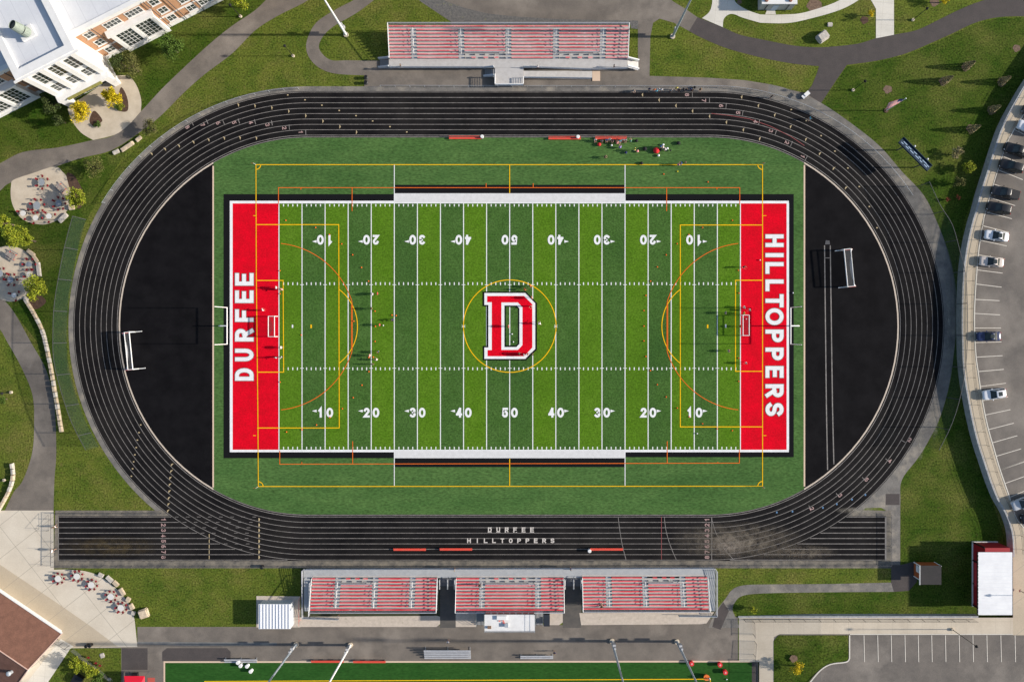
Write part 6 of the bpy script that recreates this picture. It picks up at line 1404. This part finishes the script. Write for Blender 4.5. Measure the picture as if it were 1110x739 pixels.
person(519.7, 635.5, 'stand', 'black', 'black', 90, 'person in black standing in the aisle of the middle home bleacher', z=1.75); person(652.5, 658.6, 'sit', 'black', 'black', 90, 'person in black on the top row of the right home bleacher', z=2.8)
person(365.5, 669.5, 'stand', 'grey', 'black', 0, 'person in grey on the gravel behind the left home bleacher', z=.05); person(485.3, 696.5, 'stand', 'white', 'navy', 90, 'person behind the five row silver bleacher', z=.05); person(601.3, 708.6, 'stand', 'navy', 'grey', 90, 'person in navy right of the low silver bleacher', z=.05)
# ---------------------------------------------------------------- bags, balls, bins
def bag(px, py, col, label, s_=.45, z=.13):
    t = thing('sports_bag', label, 'bag', (*P(px, py, .3), z), R((px * 37) % 180), 'bags on the upper turf')
    m_ = MB(); m_.ball(0, 0, .22, s_ * .55, .8, 10, 6); m_.build('bag_body', CL[col], t, True); MB().rod((-s_ * .3, 0, .35), (0, 0, s_ * .95), .02, n=4).rod((0, 0, s_ * .95), (s_ * .3, 0, .35), .02, n=4).build('strap', CL['black'], t)
for a in ((649.5,156.6,'red','red bag left of the crowded bench',.7),(663,157.6,'white','white bag below the crowded bench',.35),(678.5,165.5,'navy','dark bag on the turf with a pale patch',.5),(690,152.8,'black','black bag right of the person in teal',.6),(699,161.5,'black','black bag between the two groups on the upper turf',.75),(691,163.9,'pink','pink bag beside the person in pale yellow',.5),(713.8,168.6,'white','white bag below the big red bag',.45),(715.5,162.5,'black','black bag under the person in blue',.6),(726.8,163.2,'black','small black bag furthest right of the pile',.35),(735.5,155.2,'black','black bag alone near the track edge, upper right',.7),(695.5,177,'black','black bag on the yellow sideline',.6),(753,94.9,'black','black bag by the upper fence',.5),(741,97,'black','long black bag by the upper fence',.5),(749,97.3,'navy','navy bag by the upper fence',.5),(723.5,161,'white','pale bag beside the crouching people',.4),(743,176,'brown','brown bag on the yellow sideline, upper right',.4)): bag(*a)
bag(711.5, 163.2, 'red', 'big red and orange bag on the upper turf', 1.15); bag(719, 157, 'white', 'white bag behind the person in blue', .4)
def ball(px, py, label, m='white', z=.13): o = tag(MB().ball(0, 0, .13, .13, 1, 10, 7).build('ball', CL[m], smooth=True), label, 'ball', 'balls on the turf'); o.location = (*G(px, py), z)
ball(415.7, 352.6, 'pale ball right of the person in red'); ball(521 + 34, 362, 'white ball inside the big letter, upper one'); ball(556.5, 370.5, 'white ball inside the big letter, lower one'); ball(823.5, 282, 'white ball in the upper right end zone'); ball(859.2, 317.5, 'white ball on the black border behind the right end zone'); ball(808.5, 345.6, 'white ball beside the small right goal'); ball(755.5, 469.5, 'white ball near the lower right corner stripes'); ball(787.5, 735.5, 'white ball on the second field', z=.03)
def trash(px, py, label, m='steel'):
    lid = M['trimw'] if m == 'alu' else M['blk']
    t = thing('trash_barrel', label, 'trash barrel', (*P(px, py, .9), .03), 0, 'barrels and bins'); MB().rod((0, 0, 0), (0, 0, .9), .30, .33, 14).build('drum', M[m], t); MB().rod((0, 0, .9), (0, 0, .96), .36, .3, 14).build('lid', lid, t)
trash(396.5, 83.5, 'upper dark barrel at the end of the looping path'); trash(396.5, 89, 'lower dark barrel at the end of the looping path'); trash(283.5, 614.8, 'dark barrel at the fence below the sprint straight', 'blk')
trash(522.5, 148, 'round white topped barrel at the right end of the left upper bench', 'alu'); trash(626.5, 148.2, 'round white topped barrel at the right end of the middle upper bench', 'alu'); trash(639, 597, 'round barrel at the left end of the right home straight bench', 'alu')
trash(93, 700.2, 'left dark bin at the plaza corner by the brown building', 'blk'); trash(97, 699.8, 'right dark bin at the plaza corner by the brown building', 'blk'); trash(138, 83, 'dark bin at the school entrance', 'blk')
for x, y, lb in ((257.6, 718, 'upper left'), (260.5, 721.5, 'second'), (267.5, 722, 'third'), (271.5, 727.5, 'lowest')):
    t = thing('white_barrel', lb + ' white barrel at the left end of the second field', 'barrel', (*P(x, y, .8), .03), 0, 'white barrels on the second field'); MB().rod((0, 0, 0), (0, 0, .8), .32, .36, 14).build('drum', CL['white'], t); MB().rod((0, 0, .8), (0, 0, .85), .38, .32, 14).build('lid', M['trimw'], t)
for x, y, lb, c_ in ((749.8, 719, 'dark red drum at the top edge of the second field', 'red'), (780.6, 720.3, 'upper red drum at the right of the second field', 'red'), (786.4, 728.5, 'lower red drum at the right of the second field', 'red'), (766, 734, 'big orange drum at the bottom of the second field', 'orange')):
    t = thing('drum', lb, 'drum', (*P(x, y, .8), .03), 0); MB().rod((0, 0, 0), (0, 0, .85), .40, .46 if c_ == 'red' else .6, 16).build('drum_body', CL[c_], t); MB().rod((0, 0, .85), (0, 0, .9), .2, .2, 12).build('opening', CL['pink' if c_ == 'red' else 'orange'], t)
# golf cart on the ring path
t = thing('utility_cart', 'small white utility cart on the pavement outside the upper right bend', 'cart', (*P(874.3, 102.3, 1.0), .03), R(40)); t.scale = (.66, .66, .66)
MB().box(0, 0, .5, 2.3, 1.1, .4).build('body', CL['white'], t); MB().box(.05, 0, 1.85, 1.6, 1.15, .07).build('canopy', M['trimw'], t); MB().box(.1, 0, .85, .5, 1.0, .3).build('seat', CL['black'], t)
for sx in (-.75, .75):
    for sy in (-.5, .5): MB().rod((sx, sy - .08, .25), (sx, sy + .08, .25), .25, n=12).build('wheel', M['blk'], t); MB().rod((sx * .95, sy, .6), (sx * .95, sy, 1.85), .025, n=4).build('roof_post', M['steel'], t)
# red tent and mats, bottom left
t = thing('red_canopy', 'bright red canopy at the bottom edge beside the dark asphalt patch', 'canopy', (*P(145, 741, 2.4), 0)); 
MB().add([(-2, -1.9, 2.2), (2, -1.9, 2.2), (2, 1.5, 2.2), (-2, 1.5, 2.2), (-1.4, -.2, 2.8), (1.4, -.2, 2.8)], [(0, 1, 5, 4), (1, 2, 5), (2, 3, 4, 5), (3, 0, 4)]).build('canopy_roof', mat('canopy_red', (.62, .01, .03), .6), t)
for sx, sy in ((-1.9, 1.4), (1.9, 1.4), (-1.9, -1.8), (1.9, -1.8)): MB().rod((sx, sy, 0), (sx, sy, 2.2), .04, n=5).build('leg', M['steel'], t)
sheet('mat', [(160, 734), (168, 734), (168, 745), (160, 745)], .03, mat('red_mat', (.42, .08, .06), .9), 'red rubber mat at the bottom edge')
tag(MB().box(*P(145.8, 732, .6), .35, 1.1, .9, .7).build('storage_box', M['blk']), 'dark storage box just above the red canopy', 'box')
tag(MB().box(*P(83, 737, .9), .45, 1.9, 1.7, .9, R(-30)).build('garden_box', M['blk']), 'dark garden box behind the lower left yellow tree', 'box')
for x, y in ((96, 712.5), (104, 718.5), (108.5, 721.2)): 
    q = P(x, y, .5); o = chair(q[0], q[1], R(-40), 'red chair standing along the wire fence on the small lawn', 'red chairs round the tables', .02)
